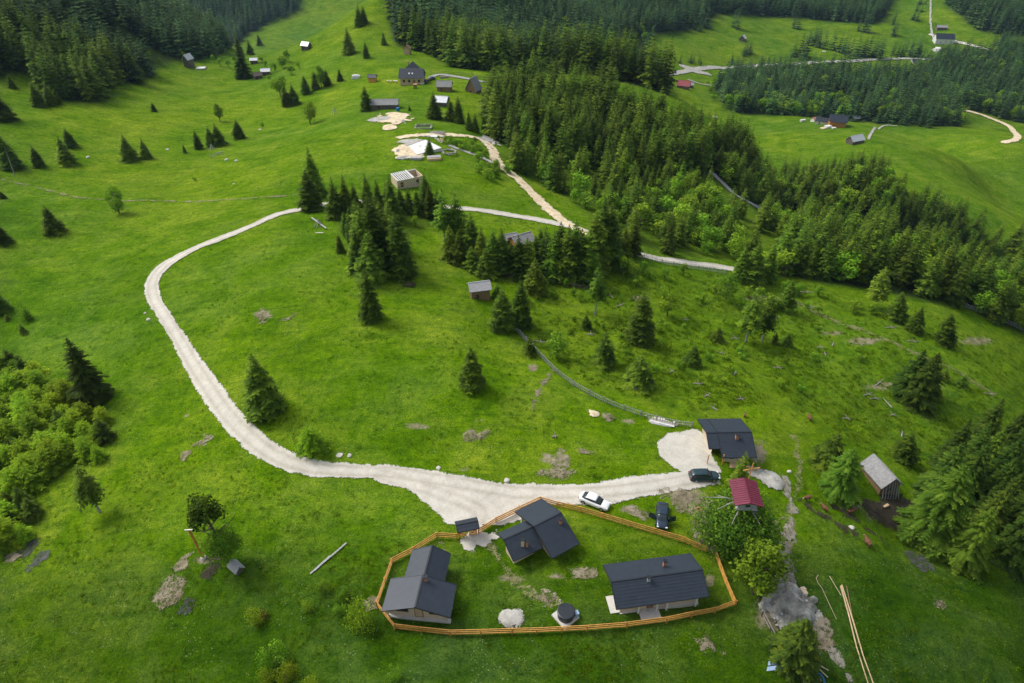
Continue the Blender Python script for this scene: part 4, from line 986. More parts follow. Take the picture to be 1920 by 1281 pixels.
def scatter(name, items, protos, label, thr):
    """one object of countless trees: points that carry copies of a few trees"""
    col = bpy.data.collections.new(name+'_kinds')
    for i, me in enumerate(protos):
        o = bpy.data.objects.new('%s_kind_%d' % (name, i), me); col.objects.link(o)
    g = np.random.default_rng(9); n = len(items); P = np.array([(q[1], q[2], q[3]-.1) for q in items]); Hh = np.array([q[4] for q in items])
    me = bpy.data.meshes.new(name); me.vertices.add(n); me.vertices.foreach_set('co', P.astype(np.float32).ravel())
    wr = Hh*(.9+.45*g.random(n)); S = np.c_[wr, wr, Hh]
    a = me.attributes.new('size', 'FLOAT_VECTOR', 'POINT'); a.data.foreach_set('vector', S.astype(np.float32).ravel())
    a = me.attributes.new('turn', 'FLOAT_VECTOR', 'POINT'); a.data.foreach_set('vector', np.c_[g.normal(size=n)*.03, g.normal(size=n)*.03, g.random(n)*6.28].astype(np.float32).ravel())
    R = np.hypot(P[:, 0], P[:, 1]); nn = len(protos)
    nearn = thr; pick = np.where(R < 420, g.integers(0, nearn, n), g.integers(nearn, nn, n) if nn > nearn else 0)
    a = me.attributes.new('pick', 'INT', 'POINT'); a.data.foreach_set('value', pick.astype(np.int32))
    o = bpy.data.objects.new(name, me); C.objects.link(o)
    ng = bpy.data.node_groups.new(name, 'GeometryNodeTree')
    ng.interface.new_socket(name='Geometry', in_out='INPUT', socket_type='NodeSocketGeometry'); ng.interface.new_socket(name='Geometry', in_out='OUTPUT', socket_type='NodeSocketGeometry')
    N, L = ng.nodes, ng.links; gi = N.new('NodeGroupInput'); go = N.new('NodeGroupOutput')
    ci = N.new('GeometryNodeCollectionInfo'); ci.inputs['Collection'].default_value = col; ci.inputs['Separate Children'].default_value = True; ci.inputs['Reset Children'].default_value = True
    ip = N.new('GeometryNodeInstanceOnPoints'); ip.inputs['Pick Instance'].default_value = True
    def na(nm, ty):
        k = N.new('GeometryNodeInputNamedAttribute'); k.data_type = ty; k.inputs['Name'].default_value = nm; return k.outputs['Attribute']
    e2r = N.new('FunctionNodeEulerToRotation'); L.new(na('turn', 'FLOAT_VECTOR'), e2r.inputs[0]); L.new(e2r.outputs[0], ip.inputs['Rotation'])
    L.new(gi.outputs[0], ip.inputs['Points']); L.new(ci.outputs[0], ip.inputs['Instance']); L.new(na('pick', 'INT'), ip.inputs['Instance Index']); L.new(na('size', 'FLOAT_VECTOR'), ip.inputs['Scale'])
    L.new(ip.outputs[0], go.inputs[0])
    md = o.modifiers.new('scatter', 'NODES'); md.node_group = ng
    return tag(o, label, None, None, 'stuff')
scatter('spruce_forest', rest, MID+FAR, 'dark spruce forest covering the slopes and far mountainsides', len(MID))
if restl: scatter('broadleaf_growth', restl, LEAFS, 'leafy trees mixed into the forest edges', len(LEAFS))
# ---------------- buildings ----------------
def course_slope(mb, a, b, c, d, step=.36, th=.03):
    """a-b along the ridge, d-c along the eave (a above d): overlapping roof courses"""
    a, b, c, d = map(Vector, (a, b, c, d)); dn = ((d-a)+(c-b))/2; n = max(2, int(dn.length/step)); dn.normalize()
    nm = (b-a).cross(d-a).normalized(); nm = nm if nm.z > 0 else -nm
    for k in range(n):
        t0, t1 = k/n, (k+1)/n+.02/n
        p = [a.lerp(d, t0), b.lerp(c, t0), b.lerp(c, t1), a.lerp(d, t1)]
        lo = [p[0]+nm*.004, p[1]+nm*.004, p[2]+nm*th, p[3]+nm*th]; bt = [v-nm*.06 for v in (p[0], p[1], p[2], p[3])]
        m = lo+bt; mb.add(m, [(0, 3, 2, 1), (4, 5, 6, 7), (0, 1, 5, 4), (1, 2, 6, 5), (2, 3, 7, 6), (3, 0, 4, 7)])
    return mb
def gable(root, A, B, wl, wr, zr, zl, zrt, g0, wall='pine_pale', roof='roof', over=.5, ends=.6, step=.36, trim='roof_trim', wallname='wall', walls=True, ribs=0):
    """A, B ridge ends (x, y); wl/wr horizontal run to the left/right eave; heights absolute"""
    A = Vector((A[0], A[1], zr)); B = Vector((B[0], B[1], zr)); u = (B-A).normalized(); n = Vector((-u.y, u.x, 0))
    L0, L1 = A+n*wl, B+n*wl; L0.z = L1.z = zl; R0, R1 = A-n*wr, B-n*wr; R0.z = R1.z = zrt
    mb = MB(); course_slope(mb, A, B, L1, L0, step); course_slope(mb, B, A, R0, R1, step)
    rf = mb.build('roof', roof, root)
    t = MB()
    for p, q in ((A, L0), (A, R0), (B, L1), (B, R1)): t.bar(p+Vector((0, 0, -.03)), q+Vector((0, 0, -.03)), .10, .16)
    t.bar(A+Vector((0, 0, .04)), B+Vector((0, 0, .04)), .22, .06)
    for p, q in ((L0, L1), (R0, R1)): t.bar(p+Vector((0, 0, -.06)), q+Vector((0, 0, -.06)), .12, .12)
    t.build('roof_trim', trim, rf)
    if walls:
        sl = (zr-zl)/wl; sr = (zr-zrt)/wr; a = A+u*ends; b = B-u*ends; il = wl-over; ir = wr-over
        zl2 = zl+over*sl-.09; zr2 = zrt+over*sr-.09; zt = zr-.1
        def prof(p): return [Vector((p.x+n.x*il, p.y+n.y*il, g0-.8)), Vector((p.x+n.x*il, p.y+n.y*il, zl2)), Vector((p.x, p.y, zt)), Vector((p.x-n.x*ir, p.y-n.y*ir, zr2)), Vector((p.x-n.x*ir, p.y-n.y*ir, g0-.8))]
        P = prof(a)+prof(b); w = MB(); w.add(P, [(0, 1, 2, 3, 4), (9, 8, 7, 6, 5), (0, 5, 6, 1), (3, 8, 9, 4), (1, 6, 7, 2), (2, 7, 8, 3), (4, 9, 5, 0)])
        w.build(wallname, wall, root)
        return dict(u=u, n=n, a=a, b=b, il=il, ir=ir, zl=zl2, zr=zr2, roof=rf, A=A, B=B)
    return dict(u=u, n=n, roof=rf, A=A, B=B)
def window(root, p, out, w, h, frame='white', door=False, mat=None):
    """p: centre on the wall face, out: outward unit vector"""
    p = Vector(p); out = Vector(out).normalized(); s = Vector((-out.y, out.x, 0)); a = math.atan2(s.y, s.x)
    m = MB()
    for q, sz in (((0, h/2), (w+.1, .08)), ((0, -h/2), (w+.1, .08)), ((-w/2, 0), (.08, h-.08)), ((w/2, 0), (.08, h-.08))):
        c = p+s*q[0]+Vector((0, 0, q[1]))+out*.04; m.box(c, (sz[0], .08, sz[1]), a)
    f = m.build('door' if door else 'window', frame, root)
    MB().box(p+out*.02, (w-.07, .03, h-.07), a).build('door_leaf' if door else 'pane', mat or ('wood_brown' if door else 'glass'), f)
    return f
def chimney(root, p, h=.9, w=.42, mat='brick', cap='mud'):
    b = MB().box(p+Vector((0, 0, h/2-.5)), (w, w, h+1)); c = b.build('chimney', mat, root)
    m = MB(); m.box(p+Vector((0, 0, h+.05)), (w+.14, w+.14, .08))
    for sx in (-1, 1):
        for sy in (-1, 1): m.box(p+Vector((sx*w*.4, sy*w*.4, h+.17)), (.06, .06, .18))
    m.build('chimney_cap', 'roof_trim', c); return c
def side_of(A, B, q):
    u = Vector((B[0]-A[0], B[1]-A[1])).normalized(); n = Vector((-u.y, u.x)); return (Vector((q[0], q[1]))-Vector((A[0], A[1]))).dot(n)

# cabin A: two stepped gables, lower left of the yard
g = float(hgt(*at(790,1110)[:2])); gA = g
root = thing('cabin', 'log cabin with two stepped dark gabled roofs at the left end of the fenced yard', 'cabin', (*at(786,1120)[:2], g))
zr = g+3.9; ze = g+2.4
A = atz(793,1078,zr); B = atz(778,1139,zr); wl = side_of(A, B, atz(850,1126,ze)); wr = side_of(A, B, atz(726,1110,ze))
c = gable(root, A, B, abs(wl), abs(wr), zr, ze, ze, g, ends=1.15)
chimney(root, atz(799,1089,zr-.2), .8, .4)
u, n = c['u'], c['n']; front = c['b']
for k in (-1, 1): window(root, Vector((front.x, front.y, g+1.45))-n*k*2.1, u, 1.5, .9, 'wood_brown')
window(root, Vector((front.x, front.y, g+1.15)), u, 1.0, 2.0, 'wood_brown', True, 'pine')
for s_ in (c['il']+.3, -c['ir']-.3):
    MB().box(Vector((front.x, front.y, g+1.0))+n*s_*.97+u*.25, (.22, .22, 2.3), math.atan2(u.y, u.x)).build('post', 'white', root)
MB().box(Vector((front.x, front.y, g+.02))+u*.2, (.5, c['il']+c['ir']+.6, .24), math.atan2(u.y, u.x)).build('plinth', 'concrete', root)
zr2 = g+3.75; A2_ = atz(810,1023,zr2); B2_ = atz(796,1076,zr2); wl = side_of(A2_, B2_, atz(840,1060,ze)); wr = side_of(A2_, B2_, atz(768,1052,ze))
c2 = gable(root, A2_, B2_+(B2_-A2_).normalized()*.8, abs(wl), abs(wr), zr2, ze, ze, g)
for k in (.3, .7):
    p = c2['a'].lerp(c2['b'], k)+c2['n']*c2['il']; window(root, Vector((p.x, p.y, g+1.5)), c2['n'], 1.1, 1.0, 'white')
# cabin B: middle, two offset gables
g = float(hgt(*at(1010,1010)[:2])); root = thing('cabin', 'log cabin with main roof and lower side roof nearest the yard gate', 'cabin', (*at(1010,1015)[:2], g))
zr = g+4.0; ze = g+2.1
A = atz(1001,987,zr); B = atz(1052,961,zr); wl = side_of(A, B, atz(996,945,ze)); wr = side_of(A, B, atz(1067,1029.5,ze))
c = gable(root, A, B, abs(wl), abs(wr), zr, ze, ze, g, over=1.1, ends=.8)
u, n = c['u'], c['n']
for k in (.35, .7):
    p = c['a'].lerp(c['b'], k)-c['n']*c['ir']; window(root, Vector((p.x, p.y, g+1.5)), -c['n'], 1.1, 1.0, 'white')
window(root, Vector((c['a'].x, c['a'].y, g+1.3))+n*1.4, -u, .9, 2.0, 'white', True)
chimney(root, atz(1051,981,zr-.5), .8, .4)
MB().box(Vector((c['a'].x, c['a'].y, g+1.2))-u*.4+n*(c['il']-.1)-Vector((0, 0, .3)), (.22, .22, 1.9), math.atan2(u.y, u.x)).build('post', 'white', root)
zr2 = g+3.4; A = atz(944,1011.5,zr2); B = atz(999,987,zr2); wl = side_of(A, B, atz(957,990,g+2.6)); wr = side_of(A, B, atz(993,1038,ze-.1))
c = gable(root, A, B, abs(wl), abs(wr), zr2, g+2.6, ze-.1, g, over=1.1, ends=.7)
chimney(root, atz(980,1020,zr2-.5), .9, .42, 'pine_pale'); chimney(root, atz(988,1021,zr2-.6), .7, .36)
for k in (.3, .75):
    p = c['a'].lerp(c['b'], k)-c['n']*c['ir']; window(root, Vector((p.x, p.y, g+1.5)), -c['n'], 1.1, 1.0, 'white')
# cabin C: long roof, right
g = float(hgt(*at(1235,1100)[:2])); root = thing('cabin', 'long low cabin with one big dark roof at the right end of the yard', 'cabin', (*at(1235,1110)[:2], g))
zr = g+3.8; ze = g+2.3
A = atz(1146,1091,zr); B = atz(1317,1068,zr); wl = side_of(A, B, atz(1215,1048.5,ze)); wr = side_of(A, B, atz(1244,1130,ze))
c = gable(root, A, B, abs(wl), abs(wr), zr, ze, ze, g, over=.8, ends=.8)
u, n = c['u'], c['n']; s = -n
chimney(root, atz(1246,1059,zr-.45), .75, .38, 'brick'); chimney(root, atz(1216,1089,zr-.25), .7, .38, 'tin')
for k, ww in ((.12, 1.2), (.62, 1.2), (.80, 1.0), (.93, .7)):
    p = c['a'].lerp(c['b'], k)+s*c['ir']; window(root, Vector((p.x, p.y, g+1.5)), s, ww, 1.0, 'white')
p = c['a'].lerp(c['b'], .38)+s*c['ir']; window(root, Vector((p.x, p.y, g+1.15)), s, 1.1, 2.0, 'white', True)
ang = math.atan2(u.y, u.x)
MB().box(c['a'].lerp(c['b'], .36)*1+s*(c['ir']+.75)+Vector((0, 0, g+.06-c['a'].z)), (2.6, 1.4, .3), ang).build('doorstep', 'concrete', root)
q = Vector((c['a'].x, c['a'].y, g+.12))-u*1.0+(s*c['ir']-n*-c['il'])*.5
MB().box(q+u*.45+s*1.3, (1.25, c['il']+c['ir']-2.4, .5), ang).build('terrace', 'concrete', root)
MB().box((c['a'].lerp(c['b'], .5)+s*(c['ir']+.14)+Vector((0, 0, g+.0-c['a'].z))), ((c['b']-c['a']).length, .3, .5), ang).build('plinth', 'concrete', root)
for k in (.22, .45, .58, .95):
    p = c['a'].lerp(c['b'], k)+s*(c['ir']+.45); MB().box(Vector((p.x, p.y, g+.95)), (.2, .2, 2.0), ang).build('post', 'white', root)
# cabin D: upper right by the yard
g = float(hgt(*at(1365,840)[:2])); root = thing('cabin', 'single cabin with dark notched roof beside the gravel parking area', 'cabin', (*at(1370,850)[:2], g))
zr = g+3.9; ze = g+2.2
A = atz(1324.5,811.5,zr); B = atz(1409,810.5,zr); wl = side_of(A, B, atz(1353,785.5,ze)); wr = side_of(A, B, atz(1336,841.5,g+2.75))
dirv = (B-A).normalized(); split = A+dirv*((B-A).length*.245)
cc = gable(root, A, split, abs(wl), abs(wr), zr, ze, g+2.75, g, walls=True, over=.9, ends=.9)
wr2 = side_of(A, B, atz(1383,858,ze)); c = gable(root, split+dirv*.05, B, abs(wl), abs(wr2), zr+.02, ze, ze, g, over=.9, ends=.8)
chimney(root, atz(1381,824,zr-.6), 1.0, .5, 'brick')
u, n = c['u'], c['n']
for k in (.3, .75):
    p = c['a'].lerp(c['b'], k)-n*c['ir']; window(root, Vector((p.x, p.y, g+1.5)), -n, 1.1, 1.0, 'white')
p = cc['a'].lerp(cc['b'], .4)-n*(cc['ir']+1.2); MB().box(Vector((p.x, p.y, g+.12)), (3.0, 2.4, .25), math.atan2(u.y, u.x)).build('porch_floor', 'pine', root)
for k in (-1.2, 1.2): MB().box(Vector((p.x, p.y, g+1.4))+u*k-n*1.0, (.14, .14, 2.7)).build('porch_post', 'wood_orange', root)
p = c['a'].lerp(c['b'], .5)-n*(c['ir']+.6); MB().box(Vector((p.x, p.y, g+.1)), ((c['b']-c['a']).length, 1.2, .3), math.atan2(u.y, u.x)).build('porch_floor', 'pine', root)

def hut(px, py, L, Wd, hw, hr, rot, name, label, cat, wall='planks_dark', roof='planks', over=.35, door=True, win=0, group=None, step=.3, zoff=0, trim=None, det=True):
    """small gabled building; rot = ridge direction, degrees counter-clockwise from the camera's right"""
    p = at(px, py); p.z += zoff; root = thing(name, label, cat, p, 0, group); a = rad(rot); u = Vector((math.cos(a), math.sin(a), 0)); h = L/2+over
    c = gable(root, p-u*h, p+u*h, Wd/2+over, Wd/2+over, p.z+hr, p.z+hw-.15, p.z+hw-.15, p.z, wall=wall, roof=roof, over=over, ends=over, step=step, trim=trim or roof)
    n = c['n']; cs = [(n, c['il'], None), (-n, c['ir'], None)]; s = n if (n.y < 0) else -n; off = c['il'] if n.y < 0 else c['ir']
    if door:
        q = c['a'].lerp(c['b'], .3)+s*off; window(root, Vector((q.x, q.y, p.z+.95)), s, .9, 1.8, 'wood_brown', True, 'mud')
    for k in range(win):
        q = c['a'].lerp(c['b'], .55+.25*k)+s*off; window(root, Vector((q.x, q.y, p.z+hw*.55)), s, .9, .9, 'white')
    e = c['a'] if (c['a'].y < c['b'].y) else c['b']; eo = -u if e is c['a'] else u
    if det and hr-hw > .5: window(root, Vector((e.x, e.y, p.z+hw*.55)), eo, .7, .8, 'wood_brown', False, 'glass')
    return root, c
hut(899,556, 4.0,3.1, 3.0,4.0, 14, 'plank_shed', 'small brown plank shed with grey roof beside the belt of spruces', 'shed', wall='wood_brown', zoff=-.3)
hut(977,466, 5.0,4.0, 2.6,4.0, 32, 'hut', 'grey roofed hut half hidden behind the belt of spruces', 'hut', wall='orange_wall', roof='shingle')
hut(957,458, 3.0,2.6, 2.2,3.0, 20, 'hut', 'lean grey side hut hidden left of the larger grey roof', 'hut', wall='planks_dark', roof='shingle')
r_, c_ = hut(1645,904, 5.0,3.3, 2.5,4.2, -77, 'hay_barn', 'sagging grey plank barn standing on dark mud among the right spruces', 'barn', wall='wood_brown', roof='shingle', door=False, zoff=-.4)
m = MB(); 
for k in range(7):
    q = c_['b'] if c_['b'].y < c_['a'].y else c_['a']; o = Vector((c_['n'].x, c_['n'].y, 0))*(k-3)*.5
    m.bar(Vector((q.x, q.y, q.z-.3-abs(k-3)*.35))+o-c_['u']*0, Vector((q.x, q.y, r_.location.z-.2))+o+Vector((.3, -.9, 0)), .14, .06)
m.build('leaning_boards', 'planks', r_)
r_, c_ = hut(445,1070, 1.5,.9, 1.0,1.6, -38, 'feed_rack', 'small grey roofed feed rack under the bright leafy tree', 'feed rack', wall='planks_dark', door=False, over=.25, det=False)
hut(722,203, 10.5,4.6, 2.2,3.6, 2, 'barn', 'long low grey barn on the central ridge', 'barn', roof='shingle', wall='planks_dark')
hut(834,170, 6.0,4.0, 2.3,4.2, -4, 'barn', 'pinkish grey barn with rounded roof below the dark-roofed house', 'barn', roof='shingle', wall='wood_brown')
hut(888,172, 4.4,5.4, 1.2,6.2, 62, 'hut', 'steep grey A-shaped hut on the ridge meadow', 'hut', roof='shingle', wall='wood_brown', door=False)
hut(829,197, 4.8,5.0, 2.0,3.6, -12, 'shed', 'pale tin-roofed shed behind three spruces on the ridge', 'shed', roof='tin', wall='planks_dark', door=False)
hut(764,102, 3.2,3.4, 3.2,4.8, 84, 'kiosk', 'tall little wooden kiosk with purple-brown roof under the dark wood', 'kiosk', roof='wood_brown', wall='pine', det=False)
r_, c_ = hut(699,153, 3.4,2.6, 2.2,3.3, -8, 'pavilion', 'small dark-roofed pavilion with orange posts left of the ridge house', 'pavilion', roof='roof', wall='wood_orange', door=False, det=False)
hut(575,92, 4.6,4.2, 2.4,4.2, -20, 'hut', 'white-roofed hut alone on the green hillside', 'hut', roof='tin', wall='planks_dark', det=False)
hut(356,126, 4.5,3.6, 4.6,7.2, 70, 'hut', 'tall narrow pale hut left of the white sheet in the valley head', 'hut', roof='tin', wall='planks_dark', det=False)
hut(484,148, 4.2,3.6, 2.2,3.6, 30, 'shed', 'small dark shed right of the broad spruce at the valley head', 'shed', roof='planks_dark', wall='planks_dark', det=False)
hut(499,140, 4.6,3.6, 2.2,3.4, 12, 'shed', 'small pale-roofed shed among bushes at the valley head', 'shed', roof='tin', wall='planks_dark', det=False)
hut(477,119, 4,3, 2.2,3.2, 12, 'shed', 'tiny blue-grey shed under the foot of the green hill', 'shed', roof='tin', wall='planks_dark', det=False)
hut(1281,166, 10,7, 3.0,6.5, -20, 'farmhouse', 'red-roofed farmhouse in the narrow valley', 'farmhouse', roof='roof_redfar', wall='wood_brown', door=True, win=1)
hut(1294,164, 5.5,4, 2.5,4.2, -20, 'shed', 'grey shed touching the red-roofed farmhouse', 'shed', roof='shingle', wall='planks_dark')
hut(1392,76, 7,6, 2.6,5.6, 60, 'hut', 'white-roofed hut on the far pasture left of the loose spruces', 'hut', roof='tin', wall='planks_dark', det=False)
hut(1764,55, 11,6.5, 2.6,4.6, -8, 'shed', 'grey shed above the far white lodge', 'shed', roof='shingle', wall='planks_dark', det=False)
hut(1767,80, 19,11, 5.0,9.5, -10, 'lodge', 'white-walled lodge with dark roof at the end of the white drive', 'lodge', roof='roof', wall='white', win=2)
hut(1717,118, 8,5, 2.2,3.8, -10, 'hut', 'dark-roofed hut on the valley road meadow', 'hut', roof='roof', wall='white', det=False)
hut(1750,124, 7,5, 2.2,3.6, 5, 'hut', 'pale grey hut right of the dark-roofed one by the valley road', 'hut', roof='shingle', wall='white', det=False)
hut(1568,236, 10.5,9, 4.2,7.6, -18, 'farmhouse', 'bright orange timber farmhouse with slate hipped roof on the spur', 'farmhouse', roof='roof', wall='orange_wall', win=2, over=.8)
hut(1541,232, 8.5,5, 2.4,4.4, -25, 'barn', 'dark and white barn left of the orange farmhouse', 'barn', roof='roof', wall='white')
hut(1528,228, 5,4, 2.0,3.4, 20, 'shed', 'pinkish open shed left of the farm barn', 'shed', roof='brick', wall='white', det=False)
hut(1602,226, 7,5, 2.4,4.0, 16, 'shed', 'small silver shed right of the orange farmhouse', 'shed', roof='tin', wall='planks_dark', det=False)
hut(1602,268, 9.5,5.5, 2.4,5.0, 24, 'barn', 'tin-roofed barn below the orange farmhouse at the spur edge', 'barn', roof='tin', wall='planks_dark', det=False)
hut(1485,62, 7,5, 2,3.4, 0, 'hut', 'tiny pale hut among loose spruces on the far right pasture', 'hut', roof='tin', wall='planks_dark', det=False) if False else None
# dark-roofed ridge house
p = at(772,159); root = thing('house', 'timber house with steep dark peaked roof and two skylights on the ridge', 'house', p)
def lp(x, y, z): return p+Vector((x, y, z))
w_, d_ = 5.2, 4.6
MB().box(lp(0, d_, 1.5), (2*w_, 2*d_, 3.6)).build('wall', 'pine', root)
m = MB(); course_slope(m, lp(-w_-.3, 3.2, 6.3), lp(w_+.3, 3.2, 6.3), lp(w_+.6, -.7, 2.9), lp(-w_-.6, -.7, 2.9), .5)
ap = lp(.6, 5.2, 8.9); m.slab([lp(-2.9, 3.2, 6.25), lp(4.2, 3.2, 6.25), ap], .1); m.slab([lp(4.2, 3.2, 6.25), lp(w_+.6, 8, 3.2), lp(3, 9.8, 3.2), ap], .1); m.slab([lp(-2.9, 3.2, 6.25), lp(-w_-.3, 9.8, 3.2), lp(3, 9.8, 3.2), ap], .1)
m.slab([lp(w_+.3, 3.2, 6.3), lp(4.1, 3.3, 6.2), lp(w_+.6, 8, 3.15), lp(w_+.6, 0, 3.0)], .1); m.slab([lp(-w_-.3, 3.2, 6.3), lp(-2.8, 3.3, 6.2), lp(-w_-.4, 9.8, 3.15), lp(-w_-.6, 0, 3.0)], .1)
rf = m.build('roof', 'roof', root)
for sx in (-.9, .5): MB().box(lp(sx, 1.1, 4.62), (.6, .8, .1), tilt=Matrix.Rotation(rad(41), 3, 'X')).build('skylight', 'tin', rf)
for sx in (-3.4, -1, 3.4): window(root, lp(sx, -.01, 1.6), (0, -1, 0), 1, 1.1, 'wood_brown')
window(root, lp(1.2, -.01, 1.1), (0, -1, 0), 1, 2.0, 'wood_brown', True)
MB().tube([lp(-1.8, 6.5, 6), lp(-1.8, 6.5, 8.6)], .3, 8).build('chimney', 'brick', root)
# roofless log walls
zt = 2.7; g = float(hgt(*at(764,348)[:2])); fl = atz(745,339,g+zt); fr = atz(792,329.5,g+zt); bl = atz(736,327,g+zt)
root = thing('log_house_frame', 'roofless pale log walls with white rafters above the grove', 'house frame', Vector((fl.x+fr.x, fl.y+fr.y, 2*g))/2)
u = (fr-fl); LL_ = u.length; u.normalize(); n = Vector((-u.y, u.x, 0)); D_ = max(4.5, (bl-fl).dot(n)); D_ = min(D_, 6.5)
def lq(x, y, z): return Vector((fl.x, fl.y, g))+u*x+n*y+Vector((0, 0, z))
a0 = math.atan2(u.y, u.x)
for nm, c_, sz in (('front', lq(LL_/2, 0, 1.2), (LL_, .2, 3.0)), ('back', lq(LL_/2, D_, 1.2), (LL_, .2, 3.0)), ('side', lq(0, D_/2, 1.2), (.2, D_-.2, 3.0)), ('side', lq(LL_, D_/2, 1.2), (.2, D_-.2, 3.0)), ('inner', lq(LL_*.62, D_/2, 1.2), (.2, D_-.2, 3.0))):
    MB().box(c_, sz, a0).build('log_wall', 'pine_pale', root)
for x in (LL_*.16, LL_*.78): window(root, lq(x, -.11, 1.3), -n, .9, 1.5, 'pine', False, 'mud')
MB().box(lq(LL_*.31, D_/2, 2.3), (LL_*.62-.25, D_-.25, .1), a0).build('inner_shade_boards', 'mud', root)  # raised dark sheet standing in for inside shade and floor boards
for k in range(8):
    x = .15+k*LL_*.082
    MB().box(lq(x, D_/2, 2.8), (.27, D_+1.2, .16), a0).build('rafter', 'white', root)
MB().box(lq(LL_*.62, D_/2, 2.95), (.22, D_+1.4, .2), a0).build('beam', 'white', root); MB().box(lq(LL_*.8, D_, 2.85), (LL_*.4, .22, .2), a0).build('beam', 'white', root)
# white foundation slab
g = max(float(hgt(*at(*q)[:2])) for q in ((766,275),(798,263),(828,278),(782,290),(795,276)))+.3; pts = [atz(766,273.6,g), atz(798,262,g), atz(828,277,g), atz(782,290,g)]
tag(MB().slab(pts, 1.3).build('foundation', 'white'), 'large white foundation slab in the building pit', 'foundation')

# gate with a little roof
g = float(hgt(*at(877,1005)[:2])); L0, L1 = at(857,1010), at(897,1001); u = (L1-L0); u.z = 0; LG = u.length; u.normalize(); mid = (L0+L1)/2
root = thing('gate', 'orange wooden yard gate under its own small dark roof', 'gate', mid); n = Vector((-u.y, u.x, 0)); a0 = math.atan2(u.y, u.x)
c = gable(root, mid-u*(LG/2)+n*.0, mid+u*(LG/2), .95, .95, mid.z+2.9, mid.z+2.45, mid.z+2.45, mid.z, walls=False)
for s_ in (-1, 1): MB().box(mid+u*s_*(LG/2-.3)+Vector((0, 0, 1.2)), (.18, .18, 2.6), a0).build('post', 'wood_red', root)
MB().box(mid+Vector((0, 0, 2.35)), (LG-.3, .16, .18), a0).build('beam', 'wood_red', root)
for s_ in (-1, 1):
    m = MB(); 
    for k in range(4): m.box(mid+u*s_*(LG/4-.08)+Vector((0, 0, .25+k*.27)), (LG/2-.55, .05, .18), a0)
    m.bar(mid+u*s_*.1+Vector((0, 0, .2))-n*.05, mid+u*s_*(LG/2-.45)+Vector((0, 0, 1.1))-n*.05, .05, .12); m.build('gate_leaf', 'wood_orange', root)

# treehouse and its tree
g = float(hgt(*at(1392,1000)[:2])); zt = g+7.6
q = [atz(1369,899,zt+2.9), atz(1418,899,zt+2.9), atz(1432,946,zt+2.9), atz(1380,946,zt+2.9)]; cen = sum(q, Vector())/4
TREE_P = Vector((cen.x, cen.y, float(hgt(cen.x, cen.y))))
root = thing('treehouse', 'grey plank treehouse with a burgundy metal roof high in the broad tree', 'treehouse', (cen.x, cen.y, zt))
ax = ((q[3]-q[0])+(q[2]-q[1])).normalized(); side = ((q[1]-q[0])+(q[2]-q[3]))/2; Wt = side.length; Lt = (q[3]-q[0]).length
mA = (q[0]+q[1])/2; mB_ = (q[2]+q[3])/2
c = gable(root, mA, mB_, Wt/2, Wt/2, zt+3.15, zt+2.6, zt+2.6, zt+2.1, wall='planks', roof='roof_red', trim='roof_red', over=.55, ends=.5, step=.7)
a0 = math.atan2(ax.y, ax.x)
rb = MB(); 
for k in range(1, 12):
    f = k/12; b0 = c['A'].lerp(c['B'], f)+Vector((0, 0, .05))
    for s_ in (-1, 1): rb.bar(b0, b0+c['n']*s_*Wt/2+Vector((0, 0, -.55)), .05, .05)
rb.build('roof_rib', 'roof_red', c['roof'])
MB().box(Vector((cen.x, cen.y, zt+1.35)), (Lt-.7, Wt-.8, .14), a0).build('platform', 'planks', root)
e = c['B'] if c['B'].y < c['A'].y else c['A']; eo = (c['B']-c['A']).normalized()*(1 if e is c['B'] else -1)
window(root, Vector((e.x, e.y, zt+2.1))-eo*.49, eo, .7, .6, 'planks')
x0 = c['A'] if e is c['B'] else c['B']; m = MB(); p1 = Vector((x0.x, x0.y, zt+.2))+Vector((.9, .5, 0))
m.bar(p1, p1+Vector((.25, .3, 5.0)), .13, .13); m.bar(p1+Vector((-1.0, 0, 3.9)), p1+Vector((1.3, .3, 4.1)), .11, .11); m.bar(p1+Vector((-.6, .2, 4.5)), p1+Vector((.9, .1, 3.5)), .08, .08)
m.build('pole_cross', 'wood_orange', root)
DOME = [crown_me('crown', leaf_crown(700, 15000, .64, .0, 1.0, 90, .032, .2), 'spruce_fresh')]
KIND['dome'] = (DOME, TRB, 'broadleaf_tree', 'tree')
t_ = place('dome', cen.x, cen.y, 8.5, 1.05, 'broad spreading tree that carries the red-roofed treehouse')
br = MB(); rg = random.Random(4)
for k in range(4):
    a = rad([196, 235, 292, 172][k]); Lr = 3.0+rg.random()*1.6; st = Vector((cen.x, cen.y, zt+.9-.2*(k % 3)))
    p2 = st+Vector((math.cos(a)*Lr*.55, math.sin(a)*Lr*.55, .45)); p3 = st+Vector((math.cos(a)*Lr*1.15, math.sin(a)*Lr*1.15, -.3+rg.random()*.5))
    br.tube([st, p2, p3], [.13, .08, .03], 6); br.tube([p2, p2+(p3-p2)*.6+Vector((.4, .3, .2))], [.05, .02], 5)
br.build('bare_branch', 'bark_grey', t_)
ptree('youngd', 1381, 916, 845, 'narrow young spruce between the treehouse and the single cabin', None, .75)

